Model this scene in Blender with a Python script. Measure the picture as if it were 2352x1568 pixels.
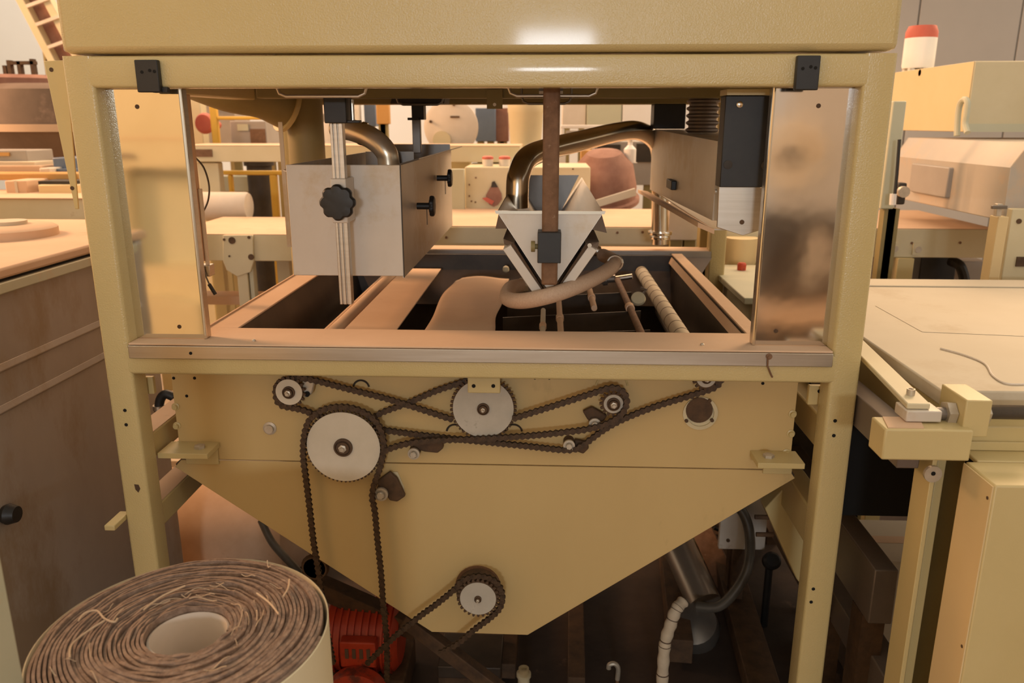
import bpy, bmesh, math, random
from mathutils import Vector, Matrix
random.seed(7)
for o in list(bpy.data.objects): bpy.data.objects.remove(o)
SC = bpy.context.scene; COL = SC.collection
PI = math.pi
# ------------------------------------------------------------------ camera, world, lights, exposure
F = 1838.0; TH = math.radians(15.33); YA = math.radians(2.46); CZ = 1.6
cam = bpy.data.cameras.new('camera'); co = bpy.data.objects.new('camera', cam); COL.objects.link(co)
cam.sensor_width = 36; cam.lens = F/2352*36; cam.clip_start = 0.05; cam.clip_end = 100
co.location = (0, 0, CZ); co.rotation_euler = (PI/2-TH, 0, YA)
cam.dof.use_dof = True; cam.dof.focus_distance = 1.65; cam.dof.aperture_fstop = 5.0
SC.camera = co
vs = SC.view_settings; vs.view_transform = 'Standard'; vs.look = 'None'; vs.gamma = 1; vs.use_curve_mapping = False
vs.exposure = 0.0
w = bpy.data.worlds.new('hall_air'); SC.world = w; w.use_nodes = True
bg = w.node_tree.nodes['Background']; bg.inputs[0].default_value = (1.0, 0.875, 0.70, 1); bg.inputs[1].default_value = 0.73
def area(name, loc, target, sx, sy, power, col):
    l = bpy.data.lights.new(name, 'AREA'); l.shape = 'RECTANGLE'; l.size = sx; l.size_y = sy; l.energy = power; l.color = col
    o = bpy.data.objects.new(name, l); COL.objects.link(o); o.location = loc
    o.rotation_euler = (Vector(target)-Vector(loc)).to_track_quat('-Z', 'Y').to_euler()
area('roof_lamp', (-6.8, 3.4, 4.6), (-0.4, 2.2, 1.1), 1.6, 2.2, 560, (1.0, 0.54, 0.27))
area('roof_lamp', (-1.2, 8.2, 5.4), (-0.2, 2.4, 1.0), 5.0, 2.5, 330, (1.0, 0.60, 0.33))
area('roof_lamp', (4.6, 6.2, 4.6), (0.0, 2.2, 1.2), 2.5, 2.0, 330, (1.0, 0.66, 0.38))
area('roof_lamp', (2.8, 2.2, 5.0), (2.6, 2.2, 0), 2.0, 2.0, 22, (1.0, 0.76, 0.54))
area('hall_window', (0.10, -8.5, 2.52), (0.1, 0, 1.7), 1.0, 0.50, 150, (0.86, 0.92, 1.0))
area('side_fill', (7.0, -3.0, 3.4), (0.6, 1.5, 0.9), 3.0, 1.6, 30, (0.95, 0.95, 1.0))  # added fill light from the right, no window known there
area('side_fill', (-6.0, -3.0, 3.2), (-0.5, 1.6, 0.9), 3.0, 1.6, 150, (1.0, 0.84, 0.60))  # added fill light for the left front faces, no window known there
area('wall_fill', (-4.5, 9.0, 6.0), (-4.0, 12.0, 2.5), 5.0, 1.0, 150, (1.0, 0.92, 0.82))  # added light that only brightens the back wall, no real fixture

# ------------------------------------------------------------------ helpers
def ray(px, py):
    u = (px-1176)/F; v = (784-py)/F; c, s = math.cos(TH), math.sin(TH)
    d = (u, c+v*s, -s+v*c); cy, sy = math.cos(YA), math.sin(YA)
    return Vector((cy*d[0]-sy*d[1], sy*d[0]+cy*d[1], d[2]))
def K(px, py, x=None, y=None, z=None):
    "point of the hall seen at a spot of the photograph, on a plane known from measuring the machine"
    r = ray(px, py)
    t = x/r.x if x is not None else (y/r.y if y is not None else (z-CZ)/r.z)
    return Vector((0, 0, CZ))+r*t
LOC = {}
def T(name, label, cat, loc=(0, 0, 0), group=None):
    o = bpy.data.objects.new(name, None); COL.objects.link(o); o.empty_display_size = .05
    o.location = loc; o['label'] = label; o['category'] = cat
    if group: o['group'] = group
    LOC[o.name] = Vector(loc); return o
def tag(o, label, cat, group=None):
    o['label'] = label; o['category'] = cat
    if group: o['group'] = group
    return o
class M:
    def __init__(s): s.v = []; s.f = []; s.mi = []
    def add(s, vs, fs, mi=0):
        n = len(s.v); s.v += [Vector(p) for p in vs]; s.f += [[n+i for i in f] for f in fs]; s.mi += [mi]*len(fs); return s
    def box(s, x0, x1, y0, y1, z0, z1, mi=0):
        if x0 > x1: x0, x1 = x1, x0
        if y0 > y1: y0, y1 = y1, y0
        if z0 > z1: z0, z1 = z1, z0
        p = [(x0,y0,z0),(x1,y0,z0),(x1,y1,z0),(x0,y1,z0),(x0,y0,z1),(x1,y0,z1),(x1,y1,z1),(x0,y1,z1)]
        return s.add(p, [(0,3,2,1),(4,5,6,7),(0,1,5,4),(1,2,6,5),(2,3,7,6),(3,0,4,7)], mi)
    def prism(s, pts, ext, mi=0):
        n = len(pts); e = Vector(ext); a = [Vector(p) for p in pts]
        return s.add(a+[p+e for p in a], [tuple(range(n)), tuple(range(2*n-1, n-1, -1))]+[(i, n+i, n+(i+1) % n, (i+1) % n) for i in range(n)], mi)
    def beam(s, a, b, wd, ht, up=(0, 0, 1)):
        a = Vector(a); b = Vector(b); d = (b-a).normalized(); u = Vector(up); sx = d.cross(u).normalized(); u = sx.cross(d).normalized()
        return s.prism([a-sx*wd/2-u*ht/2, a+sx*wd/2-u*ht/2, a+sx*wd/2+u*ht/2, a-sx*wd/2+u*ht/2], b-a)
    def tube(s, pts, r, n=12, caps=True, mi=0):
        P = [Vector(p) for p in pts]; R = r if isinstance(r, (list, tuple)) else [r]*len(P)
        d0 = (P[1]-P[0]).normalized(); u = d0.orthogonal().normalized(); vs = []; fs = []
        for i, p in enumerate(P):
            d = ((P[min(i+1, len(P)-1)]-P[max(i-1, 0)])).normalized()
            u = (u-d*u.dot(d)).normalized(); q = d.cross(u)
            vs += [p+(u*math.cos(2*PI*k/n)+q*math.sin(2*PI*k/n))*R[i] for k in range(n)]
        for i in range(len(P)-1):
            for k in range(n):
                fs.append((i*n+k, i*n+(k+1) % n, (i+1)*n+(k+1) % n, (i+1)*n+k))
        if caps: fs += [tuple(range(n-1, -1, -1)), tuple((len(P)-1)*n+k for k in range(n))]
        return s.add(vs, fs, mi)
    def cyl(s, a, b, r, n=20, r2=None, mi=0): return s.tube([a, b], [r, r if r2 is None else r2], n, True, mi)
    def lathe(s, prof, c, axis=(0, 0, 1), n=32, mi=0):
        "prof: (radius, height along axis)"
        ax = Vector(axis).normalized(); u = ax.orthogonal().normalized(); q = ax.cross(u); c = Vector(c); vs = []; fs = []
        for r, h in prof: vs += [c+ax*h+(u*math.cos(2*PI*k/n)+q*math.sin(2*PI*k/n))*max(r, 1e-5) for k in range(n)]
        for i in range(len(prof)-1):
            for k in range(n): fs.append((i*n+k, i*n+(k+1) % n, (i+1)*n+(k+1) % n, (i+1)*n+k))
        fs += [tuple(range(n-1, -1, -1)), tuple((len(prof)-1)*n+k for k in range(n))]
        return s.add(vs, fs, mi)
    def rect(s, x0, y0, x1, y1, Y, t):
        a = K(x0, (y0+y1)/2, y=Y); b = K(x1, (y0+y1)/2, y=Y); c = K((x0+x1)/2, y0, y=Y); d = K((x0+x1)/2, y1, y=Y)
        return s.box(a.x, b.x, Y, Y+t, d.z, c.z)
    def poly(s, pts, Y, t): return s.prism([K(a, b, y=Y) for a, b in pts], (0, t, 0))
    def slab(s, x0, x1, yb, yf, y1, Y):
        a = K(x0, yf, y=Y); b = K(x1, yf, y=Y); zt = K((x0+x1)/2, yf, y=Y).z; zb = K((x0+x1)/2, y1, y=Y).z
        yk = K((x0+x1)/2, yb, z=zt).y
        s.last = (a.x, b.x, Y, yk, zb, zt); return s.box(*s.last)
    def go(s, name, mat, parent=None, bev=0, smooth=True, label=None, kind=None, loc=None):
        L = Vector(loc) if loc is not None else (LOC[parent.name] if parent else Vector((0, 0, 0)))
        me = bpy.data.meshes.new(name); me.from_pydata([v-L for v in s.v], [], s.f)
        mats = mat if isinstance(mat, list) else [mat]
        for m in mats: me.materials.append(MAT[m])
        if len(mats) > 1:
            for p, i in zip(me.polygons, s.mi): p.material_index = i
        bm = bmesh.new(); bm.from_mesh(me); bmesh.ops.recalc_face_normals(bm, faces=bm.faces); bm.to_mesh(me); bm.free()
        if smooth:
            for p in me.polygons: p.use_smooth = True
            me.set_sharp_from_angle(angle=math.radians(35))
        o = bpy.data.objects.new(name, me); COL.objects.link(o)
        if parent: o.parent = parent
        else: o.location = L
        LOC[o.name] = L
        if bev:
            m = o.modifiers.new('edge', 'BEVEL'); m.width = bev; m.segments = 2; m.limit_method = 'ANGLE'; m.angle_limit = math.radians(40)
        if label: o['label'] = label
        if kind: o['kind'] = kind
        return o
def inst(name, me, parent, mat4):
    o = bpy.data.objects.new(name, me); COL.objects.link(o); o.parent = parent
    o.matrix_local = Matrix.Translation(-LOC[parent.name]) @ mat4; return o
def smooth_path(pts, n=8, closed=False):
    P = [Vector(p) for p in pts]; out = []; m = len(P)
    for i in range(m if closed else m-1):
        g = (lambda k: P[k % m]) if closed else (lambda k: P[max(0, min(m-1, k))])
        a, b, c, d = g(i-1), g(i), g(i+1), g(i+2)
        for k in range(n):
            t = k/n; out.append(.5*((2*b)+(c-a)*t+(2*a-5*b+4*c-d)*t*t+(3*b-a-3*c+d)*t**3))
    if not closed: out.append(P[-1])
    return out

# ------------------------------------------------------------------ materials
MAT = {}
def mat(name, c1, c2=None, rough=.5, metal=0, scale=8, bump=0, bscale=60, stretch=(1, 1, 1), c3=None, s3=3, th3=.62, spec=.5, coat=0, trans=0, alpha=1, rvar=.0):
    m = bpy.data.materials.new(name); m.use_nodes = True; nt = m.node_tree; N = nt.nodes; L = nt.links; b = N['Principled BSDF']
    b.inputs['Roughness'].default_value = rough; b.inputs['Metallic'].default_value = metal; b.inputs['Specular IOR Level'].default_value = spec
    if coat: b.inputs['Coat Weight'].default_value = coat; b.inputs['Coat Roughness'].default_value = .08
    if trans: b.inputs['Transmission Weight'].default_value = trans
    if alpha < 1: b.inputs['Alpha'].default_value = alpha
    tc = N.new('ShaderNodeTexCoord'); mp = N.new('ShaderNodeMapping'); mp.inputs['Scale'].default_value = stretch; L.new(tc.outputs['Object'], mp.inputs[0])
    no = N.new('ShaderNodeTexNoise'); no.inputs['Scale'].default_value = scale; no.inputs['Detail'].default_value = 6; no.inputs['Roughness'].default_value = .65; L.new(mp.outputs[0], no.inputs[0])
    cr = N.new('ShaderNodeValToRGB'); cr.color_ramp.elements[0].position = .3; cr.color_ramp.elements[1].position = .7
    cr.color_ramp.elements[0].color = (*c1, 1); cr.color_ramp.elements[1].color = (*(c2 or c1), 1); L.new(no.outputs['Fac'], cr.inputs[0]); out = cr.outputs[0]
    if c3:
        n3 = N.new('ShaderNodeTexNoise'); n3.inputs['Scale'].default_value = s3; n3.inputs['Detail'].default_value = 8; n3.inputs['Roughness'].default_value = .7; L.new(mp.outputs[0], n3.inputs[0])
        r3 = N.new('ShaderNodeValToRGB'); r3.color_ramp.elements[0].position = th3; r3.color_ramp.elements[1].position = min(th3+.08, 1); L.new(n3.outputs['Fac'], r3.inputs[0])
        mx = N.new('ShaderNodeMix'); mx.data_type = 'RGBA'; L.new(r3.outputs[0], mx.inputs[0]); L.new(out, mx.inputs[6]); mx.inputs[7].default_value = (*c3, 1); out = mx.outputs[2]
    L.new(out, b.inputs['Base Color'])
    if rvar:
        mr = N.new('ShaderNodeMapRange'); mr.inputs[3].default_value = max(rough-rvar, .03); mr.inputs[4].default_value = rough+rvar; L.new(no.outputs['Fac'], mr.inputs[0]); L.new(mr.outputs[0], b.inputs['Roughness'])
    if bump:
        nb = N.new('ShaderNodeTexNoise'); nb.inputs['Scale'].default_value = bscale; nb.inputs['Detail'].default_value = 3; L.new(mp.outputs[0], nb.inputs[0])
        bu = N.new('ShaderNodeBump'); bu.inputs['Strength'].default_value = bump; bu.inputs['Distance'].default_value = (.001 if bscale > 250 else .003); L.new(nb.outputs['Fac'], bu.inputs['Height']); L.new(bu.outputs[0], b.inputs['Normal'])
    MAT[name] = m; return m
mat('cream', (.52,.41,.185), (.57,.455,.225), .24, scale=2.5, bump=.8, bscale=330, coat=.2)
mat('cream_soft', (.53,.42,.19), (.58,.465,.225), .4, scale=3, bump=.2, bscale=300)
mat('cream_plate', (.55,.39,.165), (.60,.435,.19), .5, scale=2, c3=(.44,.32,.135), s3=2.2, th3=.58, stretch=(1, 1, .5))
mat('cream_pale', (.58,.50,.31), (.66,.58,.39), .5, scale=3, c3=(.42,.30,.16), s3=6, th3=.68)
mat('sage', (.50,.50,.36), (.56,.54,.40), .5, scale=3, c3=(.60,.46,.28), s3=2, th3=.58)
mat('yellow_cream', (.66,.50,.25), (.72,.56,.31), .5, scale=2)
mat('dusty', (.62,.42,.27), (.70,.49,.33), .85, scale=4, c3=(.55,.38,.24), s3=5, th3=.62)
mat('dusty_pale', (.58,.50,.37), (.64,.56,.43), .8, scale=2.2, c3=(.55,.46,.33), s3=1.6, th3=.55)
mat('steel', (.52,.46,.38), (.62,.56,.48), .36, 1, 3, stretch=(1, 1, 30), bump=.03, bscale=90, rvar=.06)
mat('steel_box', (.58,.52,.44), (.66,.60,.52), .44, .15, 4, c3=(.56,.46,.33), s3=2.5, th3=.5)
mat('steel_mirror', (.66,.62,.56), (.74,.70,.65), .10, 1, 2, rvar=.04, bump=.25, bscale=6)
mat('duct_steel', (.40,.32,.24), (.52,.42,.32), .34, .75, 4)
mat('pipe_bright', (.80,.68,.50), (.88,.77,.60), .30, .8, 3)
mat('pipe_steel', (.60,.52,.41), (.70,.62,.50), .20, 1, 3)
mat('steel_cream_mirror', (.78,.73,.60), (.82,.78,.66), .06, .95, 2, rvar=.02, bump=.10, bscale=5)
mat('steel_bright', (.75,.69,.60), (.80,.75,.66), .16, 1, 5)
mat('steel_dark', (.16,.14,.12), (.24,.21,.18), .35, .6, 6)
mat('vat_steel', (.33,.28,.23), (.46,.40,.34), .42, .2, 2.2, stretch=(1, 1, .5), c3=(.34,.26,.18), s3=1.6, th3=.5, rvar=.1)
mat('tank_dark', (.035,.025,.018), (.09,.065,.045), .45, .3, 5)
mat('steel_old', (.15,.12,.10), (.24,.19,.155), .45, .4, 5, c3=(.28,.20,.14), s3=5, th3=.62, rvar=.1)
mat('grey_paint', (.33,.29,.25), (.38,.34,.30), .5, scale=5)
mat('black', (.010,.009,.008), (.018,.016,.014), .48, scale=30)
mat('dark', (.020,.015,.010), (.045,.032,.02), .6, scale=12)
mat('olive_dark', (.22,.17,.065), (.28,.22,.09), .6, scale=5)  # under the hood this olive holds shade in its colour
mat('rust', (.13,.065,.03), (.22,.115,.06), .75, scale=40, bump=.1, bscale=200, c3=(.30,.20,.13), s3=70, th3=.62)
mat('rust_dark', (.05,.028,.015), (.12,.065,.03), .8, scale=25, bump=.2)
mat('chain', (.030,.018,.010), (.10,.058,.030), .5, .35, 90, c3=(.15,.085,.045), s3=60, th3=.66)
mat('sprocket_face', (.56,.49,.37), (.66,.58,.46), .6, scale=9, c3=(.44,.36,.25), s3=14, th3=.66)
mat('sprocket_grey', (.40,.36,.29), (.52,.47,.39), .6, scale=9, c3=(.25,.21,.15), s3=12, th3=.62)
mat('bolt', (.46,.40,.31), (.60,.53,.43), .42, .5, 40)
mat('hole', (.004,.003,.002), None, .9)
mat('felt', (.17,.11,.08), (.34,.24,.175), .95, scale=90, bump=.6, bscale=240, c3=(.46,.34,.24), s3=45, th3=.64)
mat('thread', (.48,.34,.22), (.56,.42,.28), .95, scale=60)
mat('belt_cream', (.66,.57,.38), (.72,.63,.44), .7, scale=5)
mat('red', (.42,.035,.012), (.58,.07,.025), .45, scale=12, c3=(.14,.03,.018), s3=6, th3=.56)
mat('red_dull', (.48,.09,.06), (.55,.13,.08), .6, scale=10)
mat('brown_red', (.22,.10,.07), (.36,.19,.14), .8, scale=8)
mat('orange', (.52,.27,.07), (.60,.33,.10), .6, scale=5)
mat('yellow', (.62,.36,.035), (.70,.43,.06), .45, scale=6)
mat('blue', (.09,.13,.20), (.14,.19,.28), .5, scale=5)
mat('white', (.80,.76,.72), (.85,.82,.78), .5, scale=5)
mat('white_dusty', (.62,.54,.44), (.72,.64,.55), .7, scale=6, c3=(.45,.34,.25), s3=5, th3=.6)
mat('hopper_brown', (.13,.085,.055), (.19,.125,.085), .6, scale=5, c3=(.26,.17,.12), s3=3, th3=.6)
mat('hose', (.42,.29,.20), (.50,.36,.26), .6, scale=260, bump=.3, bscale=300)
mat('hose_dark', (.07,.06,.045), (.11,.095,.075), .4, scale=20)
mat('tape', (.62,.50,.35), (.72,.60,.44), .7, scale=30)
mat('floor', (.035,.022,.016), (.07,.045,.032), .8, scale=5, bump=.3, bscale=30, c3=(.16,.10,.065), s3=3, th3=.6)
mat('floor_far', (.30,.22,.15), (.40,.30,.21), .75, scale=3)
mat('wall_white', (.84,.80,.74), (.88,.84,.78), .8, scale=1)
mat('wall_grey', (.42,.40,.38), (.46,.44,.42), .7, scale=1)
mat('sack', (.50,.32,.19), (.62,.42,.27), .9, scale=6, c3=(.28,.16,.08), s3=4, th3=.6)
mat('plexi', (.62,.55,.46), (.55,.50,.44), .28, scale=4, alpha=.72, c3=(.66,.53,.40), s3=3, th3=.5)
mat('print_dark', (.13,.08,.05), None, .7)

# ------------------------------------------------------------------ the setting
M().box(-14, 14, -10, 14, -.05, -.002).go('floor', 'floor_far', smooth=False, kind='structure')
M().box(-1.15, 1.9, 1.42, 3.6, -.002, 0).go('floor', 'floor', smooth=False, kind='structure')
M().box(-14, 4.2, 12, 12.2, 0, 8).go('wall_back', 'wall_white', smooth=False, kind='structure')
g = T('wall_right', 'grey', 'wall', (4.2, 9, 0)); del g['label']; del g['category']; g['kind'] = 'structure'
WX = K(2110, 60, y=9.0).x-1.03
for i in range(6):
    M().box(WX+i*1.03, WX+i*1.03+1.015, 9, 9.1, 0, 3.32).go('panel', 'wall_grey', g, bev=.006)
M().box(WX, 12, 9.04, 9.11, 0, 3.3).go('backing', 'dark', g)
M().box(WX-.1, 12, 8.8, 9.2, 3.32, 3.75).go('trim_1', 'grey_paint', kind='structure')

# ------------------------------------------------------------------ main machine frame
XL, XR, YF = -.884, .608, 1.5; TB = .056; YB = 2.72
fr = T('machine_stand', 'cream square-tube stand of the middle machine, posts and cross rails around the opening', 'machine frame', (-.14, 1.5, 0))
def rounded(x0, x1, y0, y1, r=.007, k=4):
    out = []
    for cx, cy, a0 in ((x1-r, y1-r, 0), (x0+r, y1-r, 90), (x0+r, y0+r, 180), (x1-r, y0+r, 270)):
        out += [(cx+r*math.cos(math.radians(a0+90*i/k)), cy+r*math.sin(math.radians(a0+90*i/k))) for i in range(k+1)]
    return out
for x0 in (XL, XR-TB):
    for y_, nm in ((YF, 1), (YB, 0)):
        M().prism([(a, b, 0) for a, b in rounded(x0, x0+TB, y_, y_+TB)], (0, 0, 1.7155)).go('post', 'cream', fr)
for nm, z0, z1 in (('top_rail', 1.66, 1.7155), ('middle_rail', 1.111, 1.168)):
    M().prism([(XL+TB-.007, a, b) for a, b in rounded(YF, YF+TB, z0, z1, .006)], (XR-XL-2*TB+.014, 0, 0)).go(nm, 'cream', fr)
M().box(XL+TB, XR-TB, YB, YB+TB, 1.655, 1.715).go('rear_rail', 'olive_dark', fr, bev=.004)
for z0, z1 in ((.90, .957), (.738, .795)):
    M().box(XL-.01, XL+.045, YF+TB, YB, z0, z1).go('side_rail', 'cream_soft', fr, bev=.004); M().box(XL-.008, XL+.043, YF+TB, YB, z1, z1+.0015).go('lit_dust_layer', 'dusty', fr)  # rail tops: orange lamp light put into the dust layer's colour
M().box(XL-.022, XL-.0002, 1.455, YF+.02, .785, .797).go('side_bracket', 'cream_soft', fr, bev=.002)
M().box(XR-.03, XR+.02, YF+TB, YB, .93, 1.004).go('side_rail', 'cream_soft', fr, bev=.004)
M().box(XR-.03, XR+.02, YF+TB, YB, .70, .79).go('side_rail', 'cream_soft', fr, bev=.004)
for x0, x1 in ((XL, XL+TB), (XR-TB, XR)): M().box(x0, x1, YF+TB, YB, 1.66, 1.715).go('side_rail', 'cream_soft', fr, bev=.004)
# corner lugs below the middle rail, centre lug in front of the sprocket
def plate_px(parent, name, rect, Y, t, matn, holes=(), bev=.002, hr=.0032):
    o = M().rect(*rect, Y, t).go(name, matn, parent, bev=bev)
    for hx, hy in holes:
        c = K(hx, hy, y=Y); M().lathe([(hr*1.25, -.0012), (hr*1.25, .001)], c, (0, 1, 0), 12).go('screw_hole', 'hole', o)
    return o
plate_px(fr, 'lug', (318, 866, 352, 905), 1.557, .012, 'cream_soft', [(327, 870)])
plate_px(fr, 'lug', (1857, 886, 1898, 930), 1.557, .012, 'cream_soft', [(1882, 898)])
plate_px(fr, 'lug', (1074, 866, 1149, 903), 1.552, .008, 'cream_soft', [(1088, 886), (1133, 886)])
for x, y in ((287, 942), (290, 975), (1918, 966), (1915, 1000), (1868, 1352), (1863, 1382), (1867, 1300)):
    if y == 1300: continue
    M().lathe([(.0036, -.0008), (.0036, .001)], K(x, y, y=YF), (0, 1, 0), 12).go('screw_hole', 'hole', fr)
# chips in the paint
for pts in ([(308,1112),(318,1113),(322,1122),(318,1131),(311,1124)],):
    M().poly(pts, YF-.0006, .001).go('paint_chip', 'rust_dark', fr)
# flared plate hanging on the left side of the frame
M().poly([(100,140),(150,138),(180,480),(172,480)], 1.545, .004).go('side_flange', 'cream_soft', fr, bev=.001)
for x, y in ((118, 160), (166, 432)): M().lathe([(.004, -.0008), (.004, .001)], K(x, y, y=1.545), (0, 1, 0), 12).go('screw_hole', 'rust_dark', fr)
# black clips on the top rail
for (x0, y0, x1, y1), dx in (((311, 137, 364, 212), 1), ((1829, 127, 1883, 207), -1)):
    c = T('panel_clip', 'black plastic clip at the top of the dusty cream sliding panel' if dx > 0 else 'black plastic clip at the top of the polished steel sliding panel', 'clip', K((x0+x1)/2, y1, y=YF-.012), 'black clips on the top rail')
    cb = M().rect(x0, y0, x1, y1, YF-.013, .0125).go('clip_body', 'black', c, bev=.002)
    for fx, fy in ((.28, .38), (.62, .33), (.82, .36)):
        M().lathe([(.003, -.0006), (.003, .001)], K(x0+(x1-x0)*fx, y0+(y1-y0)*fy, y=YF-.013), (0, 1, 0), 10).go('screw', 'hole', cb)
    M().rect(*((350, 200, 384, 213) if dx > 0 else (1829, 196, 1850, 207)), YF-.004, .012).go('clip_tongue', 'black', c, bev=.001)

# hood
hd = T('machine_hood', 'large glossy cream sheet-metal hood above the machine opening', 'hood', (-.14, 1.5, 1.72))
M().box(XL+.004, XR-.002, YF-.004, 1.6, 1.7195, 2.35).go('front_panel', 'cream', hd, bev=.012)
M().box(XL-.012, XL+.02, 1.53, YB, 1.725, 2.35).go('side_panel', 'grey_paint', hd, bev=.004)
M().box(XR-.02, XR-.0025, 1.601, YB, 1.725, 2.35).go('side_panel', 'cream', hd, bev=.004)
M().box(XL+.02, XR-.02, 1.601, YB+TB, 1.722, 1.735).go('inner_ceiling', 'olive_dark', hd)  # olive colour stands in for the shade under the hood
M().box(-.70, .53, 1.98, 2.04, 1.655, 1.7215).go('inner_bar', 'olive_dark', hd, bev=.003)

# stainless trim strip and front ledge of the tank
ts = tag(M().box(XL+TB+.0005, XR-TB-.0005, YF-.006, YF-.0005, 1.146, 1.1725).box(XL+TB+.0005, XR-TB-.0005, YF-.0005, YF+TB-.01, 1.1685, 1.1725).go('trim_strip', 'steel', bev=.0012), 'long worn stainless strip laid along the middle rail of the frame', 'trim strip')
t = T('rusty_hook', 'small rusty bolt and hook on the trim strip near the right post', 'hook', K(1766, 820, y=YF-.006))
M().lathe([(.006, 0), (.006, .003), (.0035, .004), (.0035, .008)], K(1766, 818, y=YF-.006), (0, -1, 0), 12).go('bolt_head', 'rust', t)
M().tube([K(1764, 822, y=YF-.009), K(1763, 840, y=YF-.008), K(1770, 858, y=YF-.006), K(1774, 866, y=YF-.004)], .0018, 8).go('hook_wire', 'rust', t)
tag(M().lathe([(.0032, -.0008), (.0032, .001)], K(438, 811, y=YF-.006), (0, 1, 0), 12).go('screw_hole', 'hole', loc=K(438, 811, y=YF-.006)), 'small dark screw hole at the left end of the trim strip', 'hole')
for x, y, lb in ((583, 783, 'tiny pale bolt on the front ledge at the left'), (1613, 792, 'tiny pale bolt on the front ledge at the right')):
    c = K(x, y, z=1.1768); tag(M().lathe([(.004, 0), (.004, .002), (.0025, .0035)], c, n=10).go('ledge_bolt', 'bolt', loc=c), lb, 'bolt')
tk = T('spray_tank', 'open-topped tank with cream front plate tapering to a hopper bottom, in the middle frame', 'tank', (-.14, 1.62, .46))
ZT = 1.177
YP = 1.625
def PP(pts, y=YP): return [K(a, b, y=y) for a, b in pts]
M().prism([(-.812,YP,1.125),(.533,YP,1.125),(.533,YP,.873),(-.812,YP,.873)], (0, .006, 0)).go('front_plate', 'cream_plate', tk, bev=.001)
a = PP([(388,1048),(1834,1060),(1826,1098),(1212,1458),(992,1451),(402,1072)])
a[0].z = a[1].z = .8705; a[0].x = -.812; a[1].x = .533
M().prism(a, (0, .006, 0)).go('hopper_plate', 'cream_plate', tk, bev=.001)
# hopper sides (sloping), back plate
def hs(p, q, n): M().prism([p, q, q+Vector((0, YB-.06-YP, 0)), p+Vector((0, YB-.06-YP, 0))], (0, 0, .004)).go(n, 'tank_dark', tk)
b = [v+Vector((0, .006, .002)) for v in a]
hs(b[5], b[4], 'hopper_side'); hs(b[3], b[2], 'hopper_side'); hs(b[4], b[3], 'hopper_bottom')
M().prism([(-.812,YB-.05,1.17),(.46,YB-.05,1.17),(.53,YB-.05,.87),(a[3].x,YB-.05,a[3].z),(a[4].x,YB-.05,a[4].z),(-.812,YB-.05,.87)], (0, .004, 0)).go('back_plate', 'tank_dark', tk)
M().box(-.74, -.812, YP+.006, YB-.05, .87, .874).go('shoulder', 'grey_paint', tk)
M().box(-.718, -.655, YP+.002, YB-.03, ZT-.004, ZT).go('rim', 'dusty', tk, bev=.001)
M().box(-.722, -.718, YP+.002, YB-.03, ZT-.03, ZT+.003).go('rim_lip', 'dusty', tk)
M().box(.418, .452, YP+.002, YB-.05, ZT-.004, ZT).go('rim', 'dusty', tk, bev=.001)
M().box(-.827, .551, YF-.003, YP+.003, ZT-.004, ZT-.0003).go('front_ledge', 'dusty', tk, bev=.001)
M().box(-.72, .56, YB+.005, YB+.09, ZT-.018, ZT+.002).go('rear_ledge', 'dusty', tk, bev=.001)
M().box(-.66, .56, YB, YB+.004, ZT-.024, ZT).go('rear_lip', 'grey_paint', tk)
# inner side walls
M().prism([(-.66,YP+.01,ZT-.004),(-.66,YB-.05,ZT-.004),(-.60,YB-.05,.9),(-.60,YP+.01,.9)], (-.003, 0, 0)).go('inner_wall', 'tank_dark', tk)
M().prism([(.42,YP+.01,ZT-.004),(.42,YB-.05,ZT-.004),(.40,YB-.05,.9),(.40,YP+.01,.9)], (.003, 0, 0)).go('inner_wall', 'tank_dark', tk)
M().prism([(.418,YP+.01,ZT-.0105),(.410,YP+.01,ZT-.03),(.410,YB-.06,ZT-.03),(.418,YB-.06,ZT-.0105)], (-.002, 0, 0)).go('rim_lip', 'dusty', tk)
# sloping rear splash plate
M().prism([(-.66,YB-.01,ZT-.02),(.56,YB-.01,ZT-.02),(.44,YB-.15,1.02),(-.56,YB-.15,1.02)], (0, .003, 0)).go('splash_plate', 'steel_old', tk)
# lugs on the plate
def lug(rect, d, dark):
    m = M(); a = K(rect[0], rect[3], y=1.56); b = K(rect[2], rect[3], y=1.56)
    return a, b
for pts, sx in (([(360,1040),(475,1045)], 1), ([(1742,1062),(1850,1068)], -1)):
    a0 = K(*pts[0], y=1.555); b0 = K(*pts[1], y=1.555); zc = (a0.z+b0.z)/2
    lg = M().box(a0.x, b0.x, 1.557, YP-.0005, zc-.012, zc).go('support_lug', 'cream_soft', tk, bev=.001)
    cx = b0.x-.03 if sx > 0 else a0.x+.03
    M().lathe([(.012, 0), (.012, .006), (.007, .008)], (cx, 1.59, zc), (0, 0, 1), 6).go('bolt', 'bolt', lg)
    M().box(a0.x+.03, b0.x-.005, YP-.006, YP-.0005, zc-.052, zc-.0125).go('lug_gusset', 'cream_soft', tk, bev=.001)
# bolts, holes on the plates
for x, y, r in ((620, 983, .012), (404, 933, .007), (407, 977, .007), (413, 1020, .007), (1820, 950, .007), (1816, 995, .007), (1806, 1040, .008)):
    c = K(x, y, y=YP); M().lathe([(r*1.25, 0), (r*1.25, .002), (r*.8, .003), (r*.8, .009)], c, (0, -1, 0), 14).go('bolt', 'bolt' if r > .01 else 'cream_soft', tk)
for x, y in ((399, 868), (447, 868), (429, 909), (1752, 880)):
    M().lathe([(.0034, -.0008), (.0034, .001)], K(x, y, y=YP), (0, 1, 0), 12).go('screw_hole', 'hole', tk)
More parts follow.
